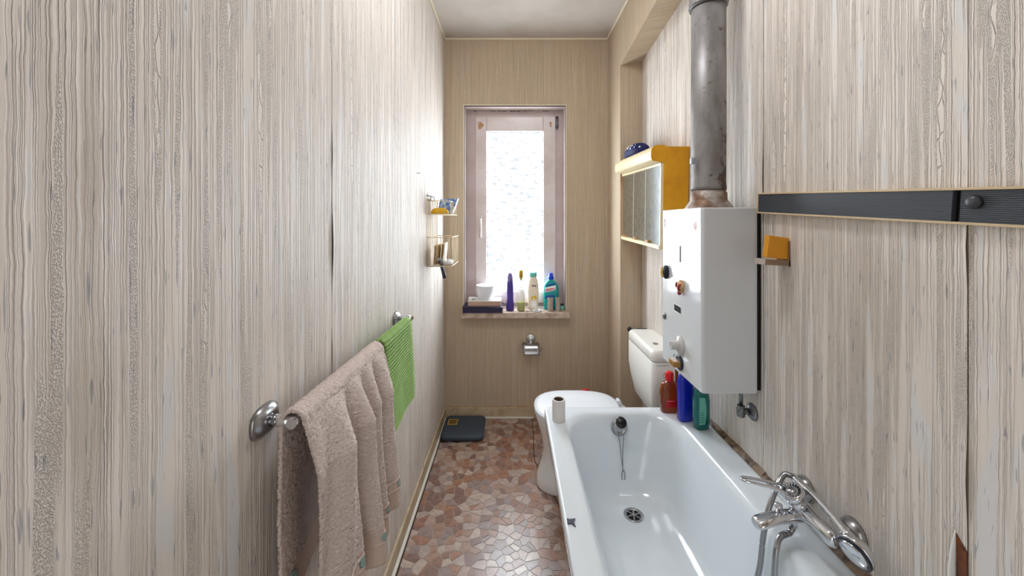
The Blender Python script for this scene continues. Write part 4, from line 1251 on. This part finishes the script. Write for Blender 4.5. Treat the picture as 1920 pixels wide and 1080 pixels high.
# purple bottle
c = (P(956.5, 0, 2.80).x, 2.80, SZ)
t = bottle('deodorant_bottle', 'tall slim purple bottle on the window sill', 'bottle', c,
           [(0, 0.026, 0.020), (0.004, 0.030, 0.024), (0.05, 0.029, 0.024), (0.078, 0.025, 0.022), (0.11, 0.0245, 0.021), (0.15, 0.0255, 0.021), (0.19, 0.025, 0.020), (0.222, 0.0235, 0.019)], M_PURPLE, 2.2)
G().loft([sell(c[0], c[1], c[2] + zz, a, a * 0.85, 2.2, 28) for zz, a in ((0.223, 0.0235), (0.25, 0.0215), (0.268, 0.018), (0.280, 0.012), (0.286, 0.004))]).obj('cap', M_LILAC, t)
# clear bottle with yellow liquid
c = (P(977, 0, 2.80).x, 2.80, SZ)
t = bottle('oil_bottle', 'clear bottle with yellow liquid and olive cap on the window sill', 'bottle', c,
           [(0, 0.024, 0.022), (0.004, 0.029, 0.026), (0.07, 0.030, 0.027), (0.12, 0.029, 0.026), (0.16, 0.020, 0.019), (0.20, 0.012, 0.012), (0.245, 0.011, 0.011)], M_CLEARP, 2.2)
G().loft([sell(c[0], c[1], c[2] + zz, a, a * 0.9, 2.2, 24) for zz, a in ((0.003, 0.024), (0.006, 0.0275), (0.068, 0.0285))]).obj('liquid', M_LIQY, t)
G().loft([sell(c[0], c[1], c[2] + zz, a, a, 2, 22) for zz, a in ((0.246, 0.014), (0.252, 0.0165), (0.292, 0.0165), (0.303, 0.012), (0.306, 0.004))]).obj('cap', M_OLIVE, t)
# cream bottle
c = (P(999.5, 0, 2.82).x, 2.825, SZ)
t = bottle('lotion_bottle', 'cream bottle with an aqua cap on the window sill', 'bottle', c,
           [(0, 0.030, 0.020), (0.004, 0.036, 0.024), (0.06, 0.039, 0.026), (0.14, 0.043, 0.027), (0.185, 0.043, 0.027), (0.222, 0.036, 0.024), (0.246, 0.028, 0.021), (0.250, 0.024, 0.019)], M_CREAMB, 2.6)
G().loft([sell(c[0], c[1], c[2] + zz, a, a * 0.75, 2.4, 24) for zz, a in ((0.251, 0.028), (0.254, 0.0295), (0.280, 0.0295), (0.285, 0.026))]).obj('cap', M_AQUA, t)
for dx, dz, a in ((-0.006, 0.098, 0.009), (0.014, 0.102, 0.011), (-0.010, 0.083, 0.006), (0.020, 0.088, 0.007)):
    G().lathe([(a, 0), (a, 0.0012)], (c[0] + dx, c[1] - 0.0262, c[2] + dz), (0, -1, 0), 10).obj('flower_print', M_YFLOWER, t)
for dx, w_ in ((-0.010, 0.006), (-0.003, 0.005), (0.004, 0.007), (0.013, 0.008)):
    G().box(c[0] + dx, c[0] + dx + w_, c[1] - 0.0285, c[1] - 0.0268, c[2] + 0.180, c[2] + 0.192).obj('print_mark', M_GREYINK, t)
G().box(c[0] - 0.012, c[0] + 0.022, c[1] - 0.0262, c[1] - 0.0235, c[2] + 0.030, c[2] + 0.070).obj('lower_label', M_WHITEP, t)
# teal cleaner bottle with lettering
c = (P(1033, 0, 2.835).x, 2.845, SZ)
t = bottle('cleaner_bottle', 'teal cleaner bottle with blue cap and red lettering on the window sill', 'bottle', c,
           [(0, 0.046, 0.022), (0.005, 0.052, 0.026), (0.07, 0.054, 0.027), (0.15, 0.057, 0.027), (0.185, 0.053, 0.026), (0.208, 0.038, 0.023), (0.222, 0.022, 0.018), (0.232, 0.018, 0.017)], M_GENB, 2.8)
G().loft([sell(c[0], c[1], c[2] + zz, a, a, 2, 24) for zz, a in ((0.228, 0.019), (0.232, 0.023), (0.250, 0.022), (0.255, 0.017), (0.272, 0.0165), (0.276, 0.013))]).obj('cap', M_BLUECAP, t)
yf = c[1] - 0.0285
G().prism([(c[0] - 0.048, yf, c[2] + 0.132), (c[0] + 0.032, yf, c[2] + 0.150), (c[0] + 0.034, yf, c[2] + 0.186), (c[0] - 0.046, yf, c[2] + 0.168)], (0, 0.003, 0)).obj('label_field', M_WHITEP, t)
G().prism([(c[0] - 0.046, yf, c[2] + 0.176), (c[0] + 0.036, yf, c[2] + 0.192), (c[0] + 0.030, yf, c[2] + 0.202), (c[0] - 0.030, yf, c[2] + 0.192)], (0, 0.003, 0)).obj('label_bar', M_BLUEP, t)
lp_ = []
for k in range(20):
    a = 2 * PI * k / 20
    lp_.append((c[0] - 0.010 + 0.040 * math.cos(a), yf, c[2] + 0.100 + 0.012 * math.sin(a) + 0.007 * math.cos(a) * (1 if k % 2 else 0.8)))
G().prism(lp_, (0, 0.003, 0)).obj('wave_print', M_BLUEP, t)
cu = bpy.data.curves.new('lettering', 'FONT')
cu.body = 'GENERAL'
cu.size = 0.0245
cu.extrude = 0.0004
cu.offset = 0.0006
cu.align_x = 'CENTER'
to = bpy.data.objects.new('lettering_tmp', cu)
C.objects.link(to)
bpy.context.view_layer.update()
me = bpy.data.meshes.new_from_object(to.evaluated_get(bpy.context.evaluated_depsgraph_get()))
bpy.data.objects.remove(to)
me.materials.clear(); me.materials.append(M_REDP)
lt = bpy.data.objects.new('lettering', me)
C.objects.link(lt)
lt.parent = t
wdt = max(v.co.x for v in me.vertices) - min(v.co.x for v in me.vertices)
lt.scale = (0.074 / wdt, 1.0, 1)
lt.rotation_euler = (PI / 2, -math.radians(12.6), 0)
lt.location = (-0.006, -0.0292, 0.1475)
# two grey cores in front of it
core('toilet_roll_core', 'grey tube on the sill before the cleaner bottle lettering', (P(1032, 0, 2.785).x, 2.787, SZ), 0.0205, 0.098, M_COREG, 'grey cardboard tubes on the sill')
core('toilet_roll_core', 'grey tube on the sill next to the window reveal', (P(1046, 0, 2.79).x, 2.792, SZ), 0.0190, 0.100, M_COREG, 'grey cardboard tubes on the sill')
c = (P(1007, 0, 2.775).x, 2.778, SZ)
dd = thing('soap_dish', 'small round white dish on the window sill', 'dish', c)
G().lathe([(0.030, 0), (0.034, 0.004), (0.036, 0.012), (0.034, 0.0125), (0.030, 0.006), (0, 0.005)], c, n=28, cap1=False).obj('dish_body', M_BOWL, dd)
G().box(c[0] - 0.010, c[0] + 0.004, c[1] - 0.004, c[1] + 0.004, c[2] + 0.0052, c[2] + 0.012).obj('soap_piece', M_GREYPL, dd, bevel=0.002)
c = P(991, 580, 2.785)
tw_ = thing('hair_clip', 'small white hair clip lying on the window sill', 'hair clip', (c.x, 2.785, SZ))
G().tube([(c.x - 0.020, 2.795, SZ + 0.004), (c.x, 2.785, SZ + 0.0055), (c.x + 0.022, 2.772, SZ + 0.004)], 0.0038, 8).obj('clip_arm', M_PAPER, tw_)
G().tube([(c.x - 0.012, 2.797, SZ + 0.004), (c.x + 0.006, 2.785, SZ + 0.0075), (c.x + 0.022, 2.774, SZ + 0.006)], 0.0026, 8).obj('clip_arm', M_GREYPL, tw_)
c = (P(1054, 0, 2.83).x, 2.83, SZ)
sm = thing('small_jar', 'small pale jar with a dark lid at the window reveal', 'jar', c)
G().loft([sell(c[0], c[1], c[2] + zz, a, a, 3, 20) for zz, a in ((0, 0.012), (0.003, 0.014), (0.032, 0.014))]).obj('jar_body', M_MINT, sm)
G().loft([sell(c[0], c[1], c[2] + zz, a, a, 3, 20) for zz, a in ((0.0325, 0.014), (0.043, 0.0135), (0.045, 0.011))]).obj('jar_lid', M_DKHAND, sm)

# ================================================================== TOILET PAPER HOLDER
hc_ = P(995, 634, 2.80)
tp = thing('toilet_paper_holder', 'chrome toilet paper holder below the window', 'paper holder', (hc_.x, YB, hc_.z - 0.1))
G().lathe([(0.036, 0), (0.036, 0.004), (0.030, 0.012), (0.018, 0.018), (0.010, 0.019)], (hc_.x, YB - 0.0005, hc_.z), (0, -1, 0), 30).obj('rosette', M_CHROME, tp)
G().tube([(hc_.x, YB - 0.018, hc_.z - 0.004), (hc_.x, YB - 0.034, hc_.z - 0.02), (hc_.x, YB - 0.040, hc_.z - 0.036)], 0.0085, 12).obj('arm', M_CHROME, tp)
def cover(a, b):
    x = hc_.x - 0.056 + 0.116 * a
    an = b * 1.25
    return (x, YB - 0.020 - 0.075 * math.sin(an) * 0.8, hc_.z - 0.028 - 0.085 * (1 - math.cos(an)) * 1.15 - 0.006 * b)
G().grid(cover, 8, 14).obj('cover', M_CHROMED, tp, solid=0.0025)
G().tube([(hc_.x - 0.056, YB - 0.012, hc_.z - 0.030), (hc_.x - 0.078, YB - 0.020, hc_.z - 0.052), (hc_.x - 0.080, YB - 0.030, hc_.z - 0.070), (hc_.x - 0.062, YB - 0.040, hc_.z - 0.095), (hc_.x - 0.02, YB - 0.040, hc_.z - 0.098),
          (hc_.x + 0.062, YB - 0.040, hc_.z - 0.090), (hc_.x + 0.082, YB - 0.038, hc_.z - 0.070), (hc_.x + 0.084, YB - 0.036, hc_.z - 0.062)], 0.0032, 8).obj('roll_wire', M_CHROMED, tp)
